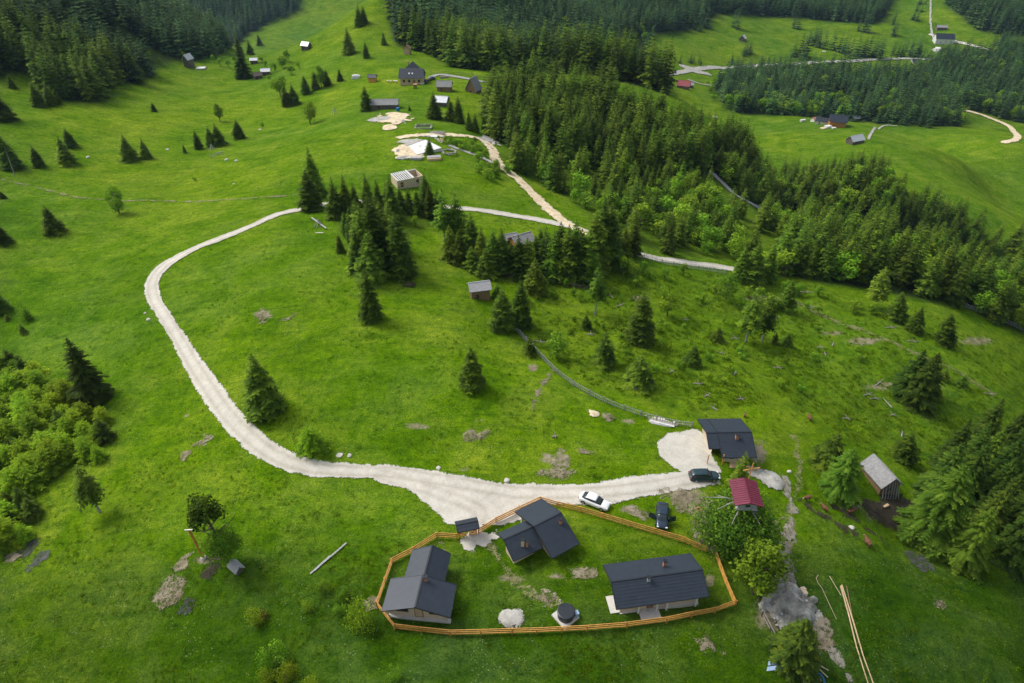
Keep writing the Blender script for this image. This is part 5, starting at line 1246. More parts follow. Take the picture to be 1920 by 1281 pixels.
# hot tub
g = float(hgt(*at(1060,1160)[:2])); cs = [atz(1054,1139.5,g+.2), atz(1083,1147,g+.2), atz(1067,1176,g+.2), atz(1038,1159,g+.2)]
ctr = sum(cs, Vector())/4; root = thing('hot_tub', 'round covered dark hot tub on a square pale slab beside the gravel pile', 'hot tub', (ctr.x, ctr.y, g))
a0 = rad(38); MB().box(Vector((ctr.x, ctr.y, g+.05)), (2.5, 2.5, .3), a0).build('base_slab', 'concrete', root)
cc = Vector((ctr.x, ctr.y, g+.2)); MB().tube([cc, cc+Vector((0, 0, 1.0))], [1.02, 1.06], 28).build('tub', 'roof', root)
MB().tube([cc+Vector((0, 0, 1.0)), cc+Vector((0, 0, 1.1)), cc+Vector((0, 0, 1.14))], [1.13, 1.13, 1.0], 28).build('lid', 'roof_trim', root)
st_ = MB().box(cc+Vector((1.35, .1, .35)), (.5, .6, .7), .3); st_.build('step', 'tarp', root)
MB().tube([cc+Vector((-.75, .95, .9)), cc+Vector((-.75, .95, 2.0))], .08, 8).build('stove_pipe', 'tin', root)

# ---------------- fences ----------------
def rail_fence(name, label, cat, lines, mat, matp, hpost=1.15, rails=3, maxs=3.6, pickets=False, pick=.24, hp=1.2, lean=.05, rw=.21):
    first = at(*lines[0][0]); root = thing(name, label, cat, first); g = random.Random(len(label))
    post = None
    for line in lines:
        P = [at(*q) for q in line]; pts = [P[0]]
        for a, b in zip(P, P[1:]):
            k = max(1, round((b-a).length/maxs))
            for i in range(1, k+1):
                v = a.lerp(b, i/k); v.z = float(hgt(v.x, v.y)); pts.append(v)
        for i, v in enumerate(pts):
            if post is None:
                pm = MB().box((0, 0, hpost/2-.1), (.13, .13, hpost+.2)); post = pm.build('post', matp); post.parent = root; post.location = v-first
            else:
                c = post.copy(); C.objects.link(c); c.parent = root; c.location = v-first
                c.rotation_euler = (g.gauss(0, lean), g.gauss(0, lean), g.random())
        for a, b in zip(pts, pts[1:]):
            d = (b-a); d.z = 0; dn = d.normalized(); nn = Vector((-dn.y, dn.x, 0)); m = MB()
            if pickets:
                L = d.length; k = 0
                for k in range(int(L/pick)):
                    t = (k+.5)*pick/L; q_ = a.lerp(b, t); z = float(hgt(q_.x, q_.y)); hh = hp*(.85+.3*g.random())
                    m.bar(Vector((q_.x, q_.y, z-.1)), Vector((q_.x+g.gauss(0, .05), q_.y+g.gauss(0, .05), z+hh)), .09, .05)
                for zz in (.35, .95): m.bar(a+Vector((0, 0, zz))+nn*.05, b+Vector((0, 0, zz))+nn*.05, .06, .08)
                m.build('picket_panel', mat, root)
            else:
                for k in range(rails):
                    z = .30+k*(hpost-.35)/(rails-1); s = .09 if k % 2 else .09
                    m.bar(a+Vector((0, 0, z))+nn*s, b+Vector((0, 0, z+g.gauss(0, .015)))+nn*s, .07, rw)
                m.build('rail_panel', mat, root)
    return root
rail_fence('yard_fence', 'fresh yellow-orange wooden rail fence enclosing the three yard cabins', 'fence',
 [[(857,1010),(818,1008),(776,1035),(735,1056),(722,1092),(706,1138),(740,1181),(790,1187),(845,1193),(960,1190),(1100,1184),(1175,1178),(1250,1168),(1340,1150),(1378,1136),(1360,1094),(1341,1041)],
  [(1323,1035),(1280,1016),(1225,1000),(1180,987),(1130,972),(1088,960),(1045,950),(1012,941),(975,958),(930,980),(897,1001)]], 'wood_orange', 'wood_red')
rail_fence('picket_fence', 'long grey picket fence curving down the meadow to the parking area', 'fence', [[(958,617),(975,628),(1000,655),(1020,677),(1045,702),(1075,724),(1105,741),(1130,754),(1170,770),(1200,780),(1230,789),(1265,797),(1298,801)]], 'planks', 'bark_grey', 1.3, pickets=True, pick=.42, hp=1.15)
rail_fence('picket_fence', 'dark picket fence under the belt of spruces above the plank shed', 'fence', [[(920,516),(960,522),(1000,520),(1040,530),(1075,540),(1105,545)]], 'planks_dark', 'bark', 1.3, pickets=True, pick=.3)
rail_fence('picket_fence', 'pale picket fence along the gravel road right of the belt', 'fence', [[(1207,485),(1240,494),(1285,503),(1330,509),(1362,514)]], 'planks', 'bark_grey', 1.4, pickets=True, pick=.35, hp=1.4)
rail_fence('picket_fence', 'grey fence emerging from the slope wood at the right edge', 'fence', [[(1786,566),(1810,576),(1850,592),(1885,606),(1925,624)]], 'planks', 'bark_grey', 1.4, pickets=True, pick=.35, hp=1.4)
rail_fence('rail_fence', 'old thin rail fence beside the stony mound in the lower right', 'fence', [[(1428,1155),(1443,1185),(1458,1212)]], 'bark_grey', 'bark', 1.0, 2, rw=.08)
rail_fence('wood_pen', 'broken rail pen with scattered boards at the lower right bottom edge', 'fence', [[(1486,1248),(1500,1275),(1508,1290)], [(1503,1226),(1520,1258),(1535,1285)]], 'planks', 'bark', 1.0, 2, rw=.1)
rail_fence('rail_fence', 'long thin dark fence along the far ridge lane', 'fence', [[(808,138),(850,140),(885,144),(930,152),(985,164)]], 'bark', 'bark', 1.2, 2, maxs=6, rw=.12)

# ---------------- cars ----------------
def car(px, py, fx, fy, style, paint, label, doors=False, L=4.6, far=False):
    p = at(px, py); f = at(fx, fy); d = f-p; rz = math.atan2(d.y, d.x); root = thing('car', label, 'car', p, rz); z0 = 0.0
    Wd = .90; wag = style == 'wagon'; H = 1.5 if wag else 1.42; s = L/4.6
    def loc(mb, name, mat, par=root, smooth=True, sub=0):
        me = bpy.data.meshes.new(name); me.from_pydata(mb.v, [], mb.f); me.materials.append(M[mat]); me.polygons.foreach_set('use_smooth', [smooth]*len(me.polygons))
        o = bpy.data.objects.new(name, me); C.objects.link(o); o.parent = par
        if sub: md = o.modifiers.new('round', 'SUBSURF'); md.levels = sub; md.render_levels = sub
        return o
    def loft(st, n=12):
        mb = MB(); V = []
        for x, w, za, zb in st:
            for k in range(n):
                a = 2*math.pi*(k+.5)/n; cx = math.copysign(abs(math.cos(a))**.45, math.cos(a)); cz = math.copysign(abs(math.sin(a))**.45, math.sin(a))
                V.append((x*s, cx*w*(1-.07*(cz > 0)), (za+zb)/2+cz*(zb-za)/2))
        F = [(i*n+k, i*n+(k+1) % n, (i+1)*n+(k+1) % n, (i+1)*n+k) for i in range(len(st)-1) for k in range(n)]+[tuple(range(n-1, -1, -1)), tuple((len(st)-1)*n+k for k in range(n))]
        mb.add(V, F); return mb
    loc(loft([(-2.30, .70, .35, .80), (-2.22, .82, .25, .98), (-1.8, .9, .2, 1.02), (-.9, .92, .18, .98), (.2, .92, .18, .96), (1.0, .91, .18, .94), (1.7, .88, .2, .86), (2.15, .80, .25, .74), (2.30, .64, .35, .62)]), 'body', paint)
    if wag: cab = [(-2.16, .70, .85, 1.05), (-1.95, .74, .85, 1.42), (-1.2, .76, .85, H), (.0, .75, .85, H), (.55, .73, .85, 1.40), (1.18, .70, .80, .93)]
    else: cab = [(-1.85, .66, .85, .99), (-1.15, .70, .85, 1.34), (-.5, .73, .85, H), (.1, .72, .85, H-.01), (.55, .70, .85, 1.30), (1.22, .68, .80, .92)]
    loc(loft(cab), 'window_band', 'glass')
    rr = [c for c in cab if c[3] > 1.25]; V = MB(); n_ = len(rr)
    x0, x1 = rr[0][0]+.05, rr[-1][0]-.12
    loc(loft([(x0, .62, H-.20, H+.01), (x0+.25, .69, H-.14, H+.05), ((x0+x1)/2, .71, H-.10, H+.07), (x1-.2, .69, H-.14, H+.05), (x1, .62, H-.22, H)]), 'roof_panel', paint)
    for sx in (1.42, -1.38):
        for sy in (-1, 1):
            w = loc(MB().tube([(sx*s, sy*.70, .32), (sx*s, sy*.93, .32)], .33, 18), 'wheel', 'tyre', smooth=False)
            loc(MB().tube([(sx*s, sy*.90, .32), (sx*s, sy*.945, .32)], .21, 12), 'rim', 'rim', w, smooth=False)
    for sy in (-1, 1):
        loc(MB().box((2.14*s, sy*.60, .66), (.22, .30, .14)), 'headlight', 'lamp', smooth=False)
        loc(MB().box((-2.24*s, sy*.62, .80), (.12, .30, .16)), 'tail_light', 'lamp_red', smooth=False)
        loc(MB().box((.72*s, sy*1.0, .98), (.12, .22, .14)), 'mirror', paint, smooth=False)
    if doors:
        for sy in (-1, 1):
            m = MB(); a = Vector((.65, sy*.92, .62)); b = a+Vector((-.40, sy*.95, 0)); m.bar(a, b, .10, .75)
            dr = loc(m, 'door', paint, smooth=False); m = MB(); m.bar(a+Vector((-.05, sy*.05, .50)), b+Vector((.05, -sy*.05, .50)), .05, .35); loc(m, 'door_window', 'glass', dr, smooth=False)
    return root
car(1114,944, 1141,955, 'sedan', 'car_white', 'white sedan parked at the edge of the gravel road beside the yard fence')
car(1319,897, 1347,899, 'wagon', 'car_dark', 'dark green wagon parked on gravel below the single cabin')
car(1241,972, 1240,1000, 'sedan', 'car_blue', 'dark blue car with open doors on the grass outside the yard fence', True)
car(799,155, 806,151, 'sedan', 'car_black', 'black car nearest the dark-roofed ridge house')
car(810,150, 818,147, 'wagon', 'car_blue', 'dark blue car on the lane right of the black one on the ridge')
car(793,157, 797,153, 'sedan', 'car_white', 'pale car touching the corner of the dark-roofed ridge house')
# driver beside the white car? (an open door mirror seen in the photograph is part of the car)

# ---------------- calves ----------------
def make_cow():
    me = bpy.data.meshes.new('cow')
    pts = [((0, 0, 1.0), .34), ((.45, 0, 1.02), .33), ((-.5, 0, 1.03), .32), ((-.72, 0, 1.05), .22), ((.78, 0, 1.12), .20), ((1.02, 0, 1.28), .15), ((1.2, 0, 1.26), .14), ((1.42, 0, 1.10), .09),
           ((1.16, .18, 1.34), .045), ((1.16, -.18, 1.34), .045), ((-.86, 0, .95), .04), ((-.9, 0, .45), .03)]
    ed = [(0, 1), (0, 2), (2, 3), (1, 4), (4, 5), (5, 6), (6, 7), (6, 8), (6, 9), (3, 10), (10, 11)]
    for sy in (-1, 1):
        for (x, par, kx) in ((.5, 1, -.02), (-.6, 2, .10)):
            k = len(pts); pts += [((x, sy*.17, .74), .13), ((x+kx, sy*.17, .42), .065), ((x-.02, sy*.17, .05), .05)]; ed += [(par, k), (k, k+1), (k+1, k+2)]
    me.from_pydata([q[0] for q in pts], ed, []); o = bpy.data.objects.new('cow', me); C.objects.link(o)
    o.modifiers.new('skin', 'SKIN'); sk = me.skin_vertices[0].data
    for i, q in enumerate(pts): sk[i].radius = (q[1], q[1])
    sk[0].use_root = True
    dg = bpy.context.evaluated_depsgraph_get(); dg.update(); m2 = bpy.data.meshes.new_from_object(o.evaluated_get(dg)); bpy.data.objects.remove(o)
    m2.materials.clear(); m2.materials.append(M['cow']); m2.polygons.foreach_set('use_smooth', [True]*len(m2.polygons)); m2.name = 'cow'
    return m2
cowm = make_cow(); hd = MB(); hd.tube([(1.17, 0, 1.27), (1.45, 0, 1.09)], [.155, .10], 8)
hme = bpy.data.meshes.new('blaze'); hme.from_pydata(hd.v, [], hd.f); hme.materials.append(M['cow_white'])
COWS = [(1513,938,200,.8,'brown calf nearest the grey footpath below the treehouse'),(1545,957,120,.75,'brown calf on the trampled strip left of the hay barn'),(1594,963,10,.8,'brown calf lying pale-backed on the muddy strip below the hay barn'),
 (1625,1022,100,.95,'brown and white cow grazing in the open below the hay barn'),(1517,788,95,.8,'brown cow on the slope above and right of the single cabin'),(1396,782,60,.6,'brown calf just behind the dark roof of the single cabin')]
for cx, cy, r_, sc, lb in COWS:
    p = at(cx, cy); sc *= .85; o = bpy.data.objects.new('cow', cowm); C.objects.link(o); o.location = p; o.rotation_euler = (0, 0, rad(r_)); o.scale = (sc,)*3; tag(o, lb.replace('lying pale-backed ', 'standing '), 'cow')
    h_ = bpy.data.objects.new('blaze', hme); C.objects.link(h_); h_.parent = o

# ---------------- small things ----------------
def box_thing(name, label, cat, px, py, parts, rz=0, group=None, z=0):
    """parts: (part name, material, [(centre, size, yaw)...]) in the thing's own frame"""
    p = at(px, py); p.z += z; root = thing(name, label, cat, p, rad(rz), group)
    for nm, mt, bx in parts:
        m = MB()
        for c_, s_, a_ in bx: m.box(c_, s_, a_)
        me = bpy.data.meshes.new(nm); me.from_pydata(m.v, [], m.f); me.materials.append(M[mt]); o = bpy.data.objects.new(nm, me); C.objects.link(o); o.parent = root
    return root
box_thing('bench', 'grey wooden bench in front of the spreading spruce on the pasture', 'bench', 1197,731, [('seat','planks',[((0,0,.45),(1.9,.5,.08),0)]),('backrest','planks',[((0,.28,.85),(1.9,.07,.45),0)]),('leg','planks',[((-.8,0,.2),(.1,.45,.45),0)]),('leg','planks',[((.8,0,.2),(.1,.45,.45),0)]),('armrest','planks',[((-.92,0,.68),(.08,.5,.08),0),((.92,0,.68),(.08,.5,.08),0)])], rz=-6)
def logs(name, label, cat, ends, mat, r=.07, group=None, w=None, lift=.10):
    P = [at(*e) for e in ends]; m = MB()
    P = [q+Vector((0, 0, lift)) for q in P]
    c0 = P[0].copy()
    if w: 
        for a, b in zip(P, P[1:]): m.bar(a-c0, b-c0, w, .06)
    else: m.tube([q-c0 for q in P], [r*(1-.5*i/len(P)) for i in range(len(P))], 6)
    me = bpy.data.meshes.new(name); me.from_pydata(m.v, [], m.f); me.materials.append(M[mat]); o = bpy.data.objects.new(name, me); C.objects.link(o); o.location = c0
    return tag(o, label, cat, group)
logs('long_pole', 'left of two very long stripped poles lying in the lower right meadow', 'pole', [(1576,1100),(1590,1150),(1606,1215),(1628,1285)], 'pine', .11)
logs('long_pole', 'right of two very long stripped poles lying in the lower right meadow', 'pole', [(1578,1098),(1600,1168),(1618,1230),(1638,1285)], 'pine', .11)
logs('thin_pole', 'thin dark stick leaning against the head of the long poles', 'pole', [(1587,1100),(1594,1135),(1598,1160)], 'wood_brown', .06)
logs('thin_pole', 'short pale stick left of the long poles', 'pole', [(1555,1081),(1566,1100),(1577,1118)], 'pine_pale', .04)
logs('bent_pipe', 'thin pale hooked pipe lying in grass beside the footpath', 'pipe', [(1534,1079),(1530,1085),(1533,1093),(1541,1104),(1552,1128),(1568,1162)], 'pine_pale', .04)
logs('board', 'longer grey board of the pair lying left of the yard', 'board', [(582,1077),(650,1019)], 'planks', w=.22, lift=.14)
logs('board', 'shorter grey board of the pair lying left of the yard', 'board', [(590,1071),(620,1044)], 'planks', w=.3, lift=.2)
logs('board', 'white timber leaning stack beside the picket fence end, upper board', 'board', [(1218,790),(1264,802)], 'white', w=.3, lift=.25)
logs('board', 'grey timber beside the picket fence end, lower board', 'board', [(1221,794),(1258,801)], 'planks', w=.4, lift=.12)
logs('board', 'pale board lying in the wood pen at the lower right', 'board', [(1536,1248),(1553,1258)], 'pine_pale', w=.12)
logs('board', 'lower pale board lying right of the wood pen', 'board', [(1535,1255),(1552,1271)], 'pine_pale', w=.12)
logs('board', 'white board across the wood pen rails', 'board', [(1497,1250),(1512,1243)], 'pine_pale', w=.16, lift=1.0)
logs('beam', 'pale beam leaning under the belt of spruces', 'beam', [(1048,513),(1066,524)], 'bark_grey', .14)
PALE = [(1513,1232),(1516,1238),(1521,1236),(1539,1240),(1484,1244),(1493,1253),(1506,1110),(1575,1193)]
for i, (x, y) in enumerate(PALE[:6]):
    box_thing('wood_block', 'pale sawn wood block scattered near the lower right pen', 'wood block', x, y, [('block','pine_pale',[((0,0,.15),(.5,.3,.3),i)])], group='scattered wood blocks')
box_thing('sack', 'pale yellow sack lying beside the stony mound', 'sack', 1506,1111, [('body','pine_pale',[((0,0,.25),(.6,1.1,.5),.2),((.1,.3,.4),(.4,.5,.3),.5)]),('flap','white',[((0,-.5,.2),(.5,.3,.2),0)])])
box_thing('metal_sheets', 'pair of pale blue roof sheets lying beside the lower right pen', 'roof sheets', 1449,1249, [('sheet','tarp',[((0,.32,.1),(2.1,.5,.14),0)]),('sheet','tarp',[((0,-.32,.1),(2.1,.5,.14),0)])], rz=8)
bp = at(1533,1277); br = thing('hose_coil', 'tangled bright blue hose at the bottom right of the frame', 'hose', bp); m = MB(); rg = random.Random(2)
m.tube([bp+Vector((math.cos(k*.7)*(.5+rg.random()*.3), math.sin(k*.7)*(.7+rg.random()*.3), .15+rg.random()*.5)) for k in range(26)], .06, 6); m.build('hose', 'blue', br)
# orange stained post with white crossbar and base
pb = at(382,1047); root = thing('utility_pole', 'orange stained wooden pole with a white crossbar in the lower left meadow', 'pole', pb)
tp = atz(345,990, pb.z+5.6); tp = Vector((pb.x+(tp.x-pb.x)*.4, pb.y+(tp.y-pb.y)*.4, pb.z+5.8))
MB().tube([pb+Vector((0, 0, .2)), tp], [.21, .15], 10).build('pole', 'wood_red', root); MB().box(tp+Vector((0, 0, -.05)), (1.15, .14, .14), .05).build('crossbar', 'white', root)
MB().tube([pb+Vector((0, 0, -.2)), pb+Vector((0, 0, .35))], [.5, .34], 10).build('footing', 'concrete', root); mid = pb.lerp(tp, .45); MB().tube([mid, mid+(tp-pb).normalized()*.12], .17, 10).build('band', 'white', root)
# pine next to it and bare trunks
ptree('pine', 420, 1046, 935, 'dark crooked pine with thin trunk behind the orange pole', None, .95, lean=(.0, -.04))
def snag(bx, by, tx, ty, label, r=.16, h=None, nb=9, name='dead_tree'):
    b = at(bx, by); hh = h or height_px(b, by, by-ty); d = ray(tx, ty)
    t = 0; z = b.z+hh; tpp = atz(tx, ty, z); tpp = b+(tpp-b)*1.0; 
    if (Vector((tpp.x-b.x, tpp.y-b.y))).length > hh*.4: v = Vector((tpp.x-b.x, tpp.y-b.y, 0)).normalized()*hh*.3; tpp = b+v+Vector((0, 0, hh))
    root = thing(name, label, 'dead tree', b); MB().tube([b-Vector((0, 0, .2)), b.lerp(tpp, .5), tpp], [r, r*.7, r*.2], 7).build('trunk', 'bark_grey', root)
    m = MB(); g = random.Random(int(bx))
    for k in range(nb):
        q = b.lerp(tpp, .3+.65*k/nb); a = g.random()*6.28; L = hh*.16*(1.2-.8*k/nb); m.tube([q, q+Vector((math.cos(a)*L, math.sin(a)*L, L*.1))], [r*.25, r*.08], 4)
    if nb: m.build('branch', 'dead', root)
    return root
ptree('thin', 187, 960, 872, 'sparse thin tree with pale bare trunk beside the lower left thicket', None, 1.35, variant=1)
snag(28, 330, 8, 275, 'white bare trunk beside the wide spruce at the left edge', .16, nb=3)
snag(1113, 700-100, 1110, 520, 'bare pole trunk on the rough pasture behind the tall thin spruce', .1, nb=2) if False else None
snag(1011, 262, 1010, 205, 'dead grey trunk in the dark stand right of the tan track', .2, nb=6)
snag(1520, 350, 1526, 325, 'dead pale trunk in the slope wood', .22, nb=4)
# scattered rocks and deadwood
rockm = []
for k in range(3):
    bm = bmesh.new(); bmesh.ops.create_icosphere(bm, subdivisions=2, radius=1); rg = random.Random(k)
    for v in bm.verts: v.co *= 1+rg.uniform(-.22, .22); v.co.z *= .6
    me = bpy.data.meshes.new('rock'); bm.to_mesh(me); bm.free(); me.materials.append(M['stone']); rockm.append(me)
def rock(px, py, s, label, group=None):
    p = at(px, py); o = bpy.data.objects.new('rock', rockm[int(px) % 3]); C.objects.link(o); o.location = p+Vector((0, 0, .05)); o.scale = (s*1.2, s, s); o.rotation_euler = (0, 0, px); tag(o, label, 'rock', group)
for px, py, s, lb in [(822,878,.35,'pale rock above the gravel apron near the lone flat boulder'),(655,855,.35,'white rock inside the lower road bend'),(950,902,.45,'pale boulder at the upper edge of the gravel apron'),(278,600,.45,'pale stone left of the road bend, lower one'),(272,588,.3,'pale stone left of the road bend, upper one'),
    (1480,885,.35,'grey rock near the treehouse gravel heap'),(1596,990,.4,'white stone below the muddy strip near the hay barn'),(1462,1108,.4,'white stone at the top of the stony mound'),(1456,1092,.35,'grey stone above the stony mound'),(438,345,.3,'small stone on the rutted track'),(1070,418,.5,'pale rock beside the road fork')]:
    rock(px, py, s, lb)
g = random.Random(5)
for k in range(60):
    a = g.random()*6.28; r_ = g.random()**.5; px, py = 1475+math.cos(a)*r_*46, 1142+math.sin(a)*r_*36
    p = at(px, py); rr = 1-r_; o = bpy.data.objects.new('rock', rockm[k % 3]); C.objects.link(o); s = .10+.16*g.random(); o.location = p+Vector((0, 0, .15+1.25*max(rr, 0)**.5)); o.scale = (s,)*3; o.rotation_euler = (g.random(), 0, g.random()*6)
    tag(o, 'loose pale stone lying on the large stony mound', 'rock', 'loose stones on the stony mound')
g = random.Random(8)
for k in range(46):
    cx, cy, rx, ry = [(738,224,26,13),(768,286,26,14),(915,268,16,12),(800,262,30,8)][k % 4]
    p = at(cx+g.uniform(-rx, rx), cy+g.uniform(-ry, ry)); o = bpy.data.objects.new('rock', rockm[k % 3]); C.objects.link(o); s = .25+.55*g.random()**2; o.location = p+Vector((0, 0, .1)); o.scale = (s*1.3, s, s*.8); o.rotation_euler = (0, g.random(), g.random()*6)
    tag(o, 'pale rubble block on the ridge building site or quarried scar', 'rock', 'rubble of the ridge building site')
DEAD = [(1512,578,12,3),(1560,650,60,2.5),(1448,598,8,2),(1371,635,20,2.2),(1358,665,150,1.5),(1500,548,2,4.0),(1532,652,5,1.8),(1548,668,80,1.6),(1450,690,25,3),(1375,705,60,2.2),(1620,742,35,3.4),(1632,748,20,3),(1672,765,100,3),(1668,780,30,2),(1580,785,10,2),(1845,738,10,3.4),
  (1640,725,40,4),(1555,500,5,3),(1380,750,15,2),(1320,745,35,1.6),(1345,770,150,1.5),(1100,628,10,2),(1150,560,120,1.6),(1155,575,20,2.2),(1000,640,5,3),(1280,600,15,1.6),(1660,615,15,4),(1700,640,10,4),(1770,620,20,3),(1690,820,60,2),(1300,720,5,2),(1255,700,40,1.5),(915,610,5,1.4),(1035,820,3,1)]
for i, (px, py, a, L) in enumerate(DEAD):
    p = at(px, py); m = MB(); rg = random.Random(i); d = Vector((math.cos(rad(a)), math.sin(rad(a)), 0))
    q = p+d*L; q.z = float(hgt(q.x, q.y)); e = p.lerp(q, .5)+Vector((0, 0, .2)); z0 = Vector((0, 0, .12))
    m.tube([z0, e-p, q-p+Vector((0, 0, .15+rg.random()*.5))], [.13, .10, .04], 6); m.tube([e-p, e-p+Vector((-d.y, d.x, .5))*.8], [.06, .02], 5); m.tube([e-p, e-p+Vector((d.y, -d.x, .3))*.9], [.05, .02], 5)
    me = bpy.data.meshes.new('fallen_branch'); me.from_pydata(m.v, [], m.f); me.materials.append(M['dead']); o = bpy.data.objects.new('fallen_branch', me); C.objects.link(o); o.location = p
    tag(o, 'grey fallen branch lying on the rough grass', 'branch', 'fallen branches on the rough pasture')
# stick tripods and other ridge clutter
def tepee(px, py, s, label):
    p = at(px, py); m = MB(); root = thing('pole_rack', label, 'pole rack', p)
    for k in range(7):
        a = k*.9; m = MB(); m.bar(p+Vector((math.cos(a)*s, math.sin(a)*s, -.05)), p+Vector((-math.cos(a)*s*.15, 0, s*1.5)), .12, .08); m.build('pole', 'planks', root)
tepee(598,424,1.3,'grey heap of crossed boards beside the road behind the grove'); tepee(398,280,1.3,'grey stick tripod below the row of small spruces'); tepee(628,214,1.6,'grey stick hut on the central ridge slope')
logs('board', 'grey beam leaning on the crossed boards by the road', 'board', [(585,412),(612,432)], 'planks', w=.4, lift=.6); logs('board', 'white board lying below the crossed boards by the road', 'board', [(592,437),(606,437)], 'white', w=.25)
rail_fence('rail_fence', 'short grey broken fence below the row of small spruces', 'fence', [[(395,296),(408,292),(420,289)]], 'planks', 'planks', 1.0, 2, maxs=3)
for px, py, lb in [(314,281,'pale stone beside the small left meadow spruces'),(488,244,'grey stone heap beside the tiny bush'),(425,300,'pale stone near the short broken fence'),(165,295,'pale stone left of the spruce pair'),(443,302,'brown stone slab near the short broken fence'),(1395,165,'pale rock in the valley meadow'),(1341,220,'white boulder on the valley slope'),(1545,97,'white boulder among the loose spruces'),(1352,137,'white boulder on the edge of the valley wood')]:
    rock(px, py, .6 if px < 600 else 1.6, lb)
# ridge site clutter
box_thing('lumber_stack', 'grey lumber stack in front of the white foundation', 'lumber stack', 780,299, [('boards','planks',[((0,0,.35),(3.6,1.5,.7),0)]),('spacer','pine',[((-1.2,0,.05),(.2,1.7,.12),0),((1.2,0,.05),(.2,1.7,.12),0)])])
box_thing('lumber_stack', 'tan and grey lumber stack under the small spruce of the building pit', 'lumber stack', 814,299, [('boards','pine',[((0,0,.35),(4.2,2.4,.7),.1)]),('cover','planks',[((0,.3,.8),(4.2,1.8,.2),.1)])], rz=6)
box_thing('board_pile', 'loose grey boards fanned out left of the lumber stacks', 'board pile', 757,297, [('board','planks',[((0,0,.15),(4.5,.5,.12),.35),((.3,-.5,.15),(4.2,.4,.12),.25),((-.3,.6,.25),(4,.5,.12),.5)])])
p = at(842,287); root = thing('log_pile', 'ring of grey logs right of the white foundation', 'log pile', p); g = random.Random(3)
for k in range(9):
    a = k*.7; q = p+Vector((math.cos(a)*2.0, math.sin(a)*1.8, .3+.2*(k % 2))); d = Vector((-math.sin(a), math.cos(a), .05*g.uniform(-1, 1)))*1.4
    MB().tube([q-d, q+d], .24, 8).build('log', 'bark_grey', root)
p = at(820,251); root = thing('log_pile', 'pile of pale logs above the tan track', 'log pile', p)
for k in range(6): MB().tube([p+Vector((-2.6, k*.45-1, .25)), p+Vector((2.6, k*.4-1.4, .25+.3*(k % 2)))], .24, 8).build('log', 'dead', root)
p = at(794,240); root = thing('stone_ring', 'low grey stone foundation ring on the slope above the track', 'foundation', p); m = MB()
for c_, s_ in (((0, 2, .3), (6, .5, .8)), ((0, -2, .3), (6, .5, .8)), ((-2.8, 0, .3), (.5, 3.5, .8)), ((2.8, 0, .3), (.5, 3.5, .8))): m.box(p+Vector(c_), s_)
m.build('low_wall', 'gravel_grey', root)
box_thing('white_panel', 'small white panel lying on the tan track behind the foundation', 'panel', 813,257, [('panel','white',[((0,0,.3),(2.6,1.8,.15),.05)]),('support','pine',[((0,0,.12),(2.2,.2,.24),.05)])])
box_thing('frame_rack', 'pale timber racks right of the white foundation', 'timber rack', 828,266, [('frame','pine_pale',[((-1,0,.5),(.15,2,.9),.5),((0,0,.5),(.15,2,.9),.5),((1,0,.5),(.15,2,.9),.5),((0,0,.95),(2.6,.15,.15),.5)])])
box_thing('barrel', 'blue barrel at the right end of the long grey barn', 'barrel', 746,208, [('body','blue',[((0,0,.6),(1.0,1.0,1.2),0),((0,0,.6),(1.0,1.0,1.18),.785)]),('lid','blue',[((0,0,1.24),(.8,.8,.08),.4)])])
box_thing('rain_butt', 'dark brown box in front of the dark-roofed ridge house', 'box', 779,166, [('body','mud',[((0,0,.9),(1.5,1.5,1.8),0)]),('lid','brick',[((0,0,1.86),(1.7,1.7,.12),0)])])
for k, px in enumerate((727,732.5,739,743.5)):
    box_thing('beehive', 'small yellow hive in the row left of the dark-roofed ridge house', 'beehive', px, 155+(k % 2)*.4, [('body','yellow',[((0,0,.45),(.75,.65,.7),0)]),('lid','white',[((0,0,.86),(.9,.8,.12),0)])], rz=5*k, group='row of yellow hives')
box_thing('tent', 'low white tent-like cover left of the pavilion on the ridge', 'tent', 668,147, [('cover','white',[((0,0,.7),(3.6,2.4,1.3),0),((0,0,1.4),(2.4,1.4,.5),0)]),('skirt','planks',[((0,0,.05),(4.6,3.2,.15),0)])])
box_thing('tarp_sheet', 'bright white sheet on the grass right of the tall pale hut', 'sheet', 377,129, [('sheet','white',[((0,0,.4),(5.0,4.0,.5),.1)]),('edge','planks',[((0,0,.1),(5.4,4.4,.2),.1)])])
box_thing('log_pile', 'pale logs lying beside the ridge lane', 'log pile', 833,147, [('log','dead',[((0,0,.3),(4,.4,.4),.2),((.3,.5,.3),(4,.4,.4),.25),((0,.2,.65),(3.6,.4,.4),.15)])])
box_thing('picnic_table', 'pale wooden table on the muddy ground below the hay barn', 'table', 1660,951, [('tabletop','pine',[((0,0,.4),(1.1,.4,.08),.5)]),('leg','pine',[((-.4,-.2,.2),(.08,.3,.4),.5)]),('leg','pine',[((.4,.2,.2),(.08,.3,.4),.5)])])
box_thing('board_pile', 'reddish boards on the ground left of the treehouse tree', 'board pile', 1304,955, [('board','brick',[((0,0,.1),(1.6,.18,.08),.05),((.1,.3,.1),(1.5,.18,.08),.0),((0,-.3,.1),(1.6,.18,.08),.1)])])
box_thing('stone_heap', 'white stony heap below the far white lodge', 'stone heap', 1757,96, [('stones','white',[((0,0,1.2),(8,7,2.4),.5),((1,2,1.8),(5,5,3),1.1),((-1,-1,1.4),(6,4,3),.1)]),('base','stone',[((0,0,.3),(10,9,.8),.3)])])
box_thing('yard_clutter', 'white and grey farmyard materials between the barn and orange farmhouse', 'farmyard materials', 1552,240, [('pallets','white',[((0,0,.8),(4,3,1.6),.3)]),('boards','pine_pale',[((-4,-2,.4),(4,2.5,.8),.5)]),('crates','concrete',[((3,-2.5,.6),(2.5,2.5,1.2),.1)])])
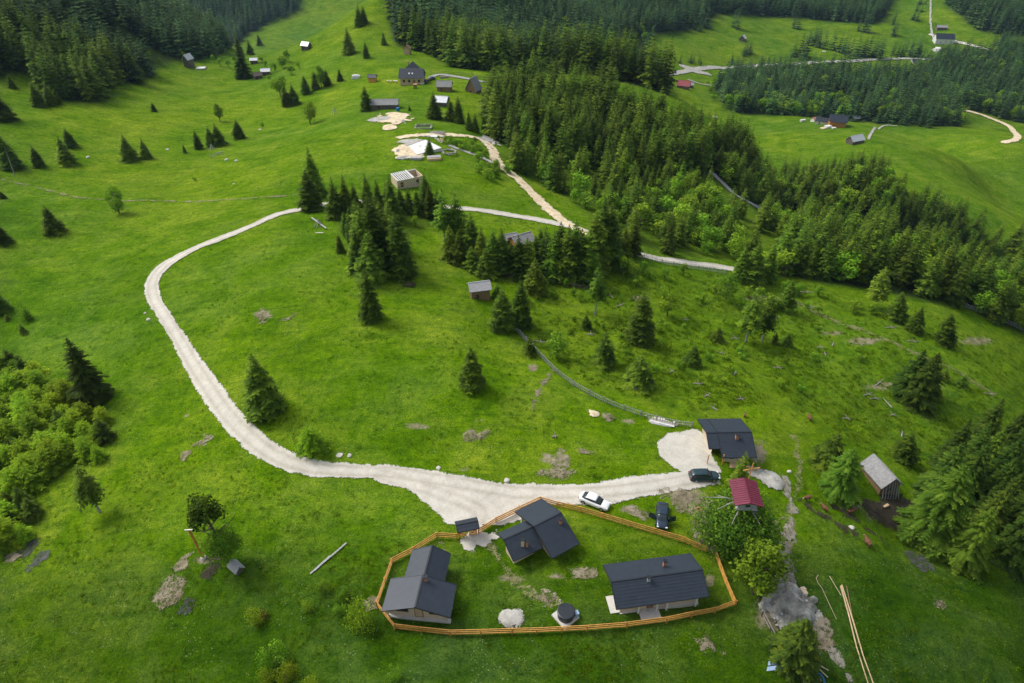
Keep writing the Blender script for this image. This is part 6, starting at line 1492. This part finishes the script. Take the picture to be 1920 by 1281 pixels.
box_thing('trough', 'white trough at the left corner of the farmyard', 'trough', 1505,228, [('basin','white',[((0,0,.7),(4,1.8,1.2),.4)]),('rim','concrete',[((0,0,1.34),(4.3,2.1,.1),.4)])])
tw = at(1480,1262); m = MB(); 
# countless rough grass clumps over the near slopes
def tuft(seed, n, h, w):
    g = np.random.default_rng(seed); K = []; T = []
    for i in range(n):
        a = g.random()*6.28; b = g.random()*.5; r0 = g.random()*w; p = np.array([math.cos(a)*r0, math.sin(a)*r0, -.05]); d = np.array([math.cos(a+g.normal())*b, math.sin(a+g.normal())*b, 1]); d /= np.linalg.norm(d); s = np.cross(d, g.normal(size=3)); s /= np.linalg.norm(s); hh = h*(.6+.7*g.random())
        K.append([p-s*.05*h*2, p+s*.05*h*2, p+d*hh*.9+s*.06*h, p+d*hh-s*.04*h]); T.append(g.random())
    K = np.array(K); return K.reshape(-1, 3), np.arange(n*4).reshape(n, 4), np.repeat(T, 4)
M['tuft'] = foliage('grass_blades', [(.08, .16, .004), (.15, .26, .006), (.24, .35, .015)], trans=.45, rnd=.35)
TU = [crown_me('tuft', tuft(k, 30, .24, .34), 'tuft') for k in range(3)]
g = np.random.default_rng(12); n = 34000
px = g.uniform(-100, 2020, n*2); rr_ = np.exp(g.uniform(math.log(42), math.log(230), n*2)); az = g.uniform(-1.0, 1.0, n*2)
x = rr_*np.sin(az); y = rr_*np.cos(az); z = hgt(x, y); PX, PY, _ = project(x, y, z)
den = fbm(x, y, 7, 3, 77); ro = inpoly(PX, PY, ROUGH); keep = g.random(n*2) < np.clip(.10+.55*den+.45*ro, .04, .9)
ap = poly_sdf(APRON)(x, y); yd = poly_sdf(YARD)(x, y); keep &= (segdist(x, y, ROAD) > 2.5) & (ap > .6) & (yd > .6)
fp = smooth_line(W([(1470,895),(1485,950),(1480,990),(1474,1030),(1478,1060),(1483,1090),(1488,1110)]), 3); keep &= (segdist(x, y, fp) > 1.0)
mc = at(1474, 1140); keep &= np.hypot(x-mc.x, y-mc.y) > 4.6
for bx_, by_, hw_ in ((786,1108,5.2),(806,1050,4),(1030,985,6),(975,1020,4),(1190,1100,6),(1235,1090,6),(1285,1080,6),(1365,825,5),(1385,840,5),(1060,1158,2)):
    q = at(bx_, by_); keep &= np.hypot(x-q.x, y-q.y) > hw_
x, y, z = x[keep][:n], y[keep][:n], z[keep][:n]; hs = (.5+.7*g.random(len(x)))*(1+.7*ro[keep][:n])
items = [(0, a, b, c_+.08, d) for a, b, c_, d in zip(x, y, z, hs)]
scatter('grass_clumps', items, TU, 'taller grass and weed clumps across the meadow', 3)
print('tufts', len(items))
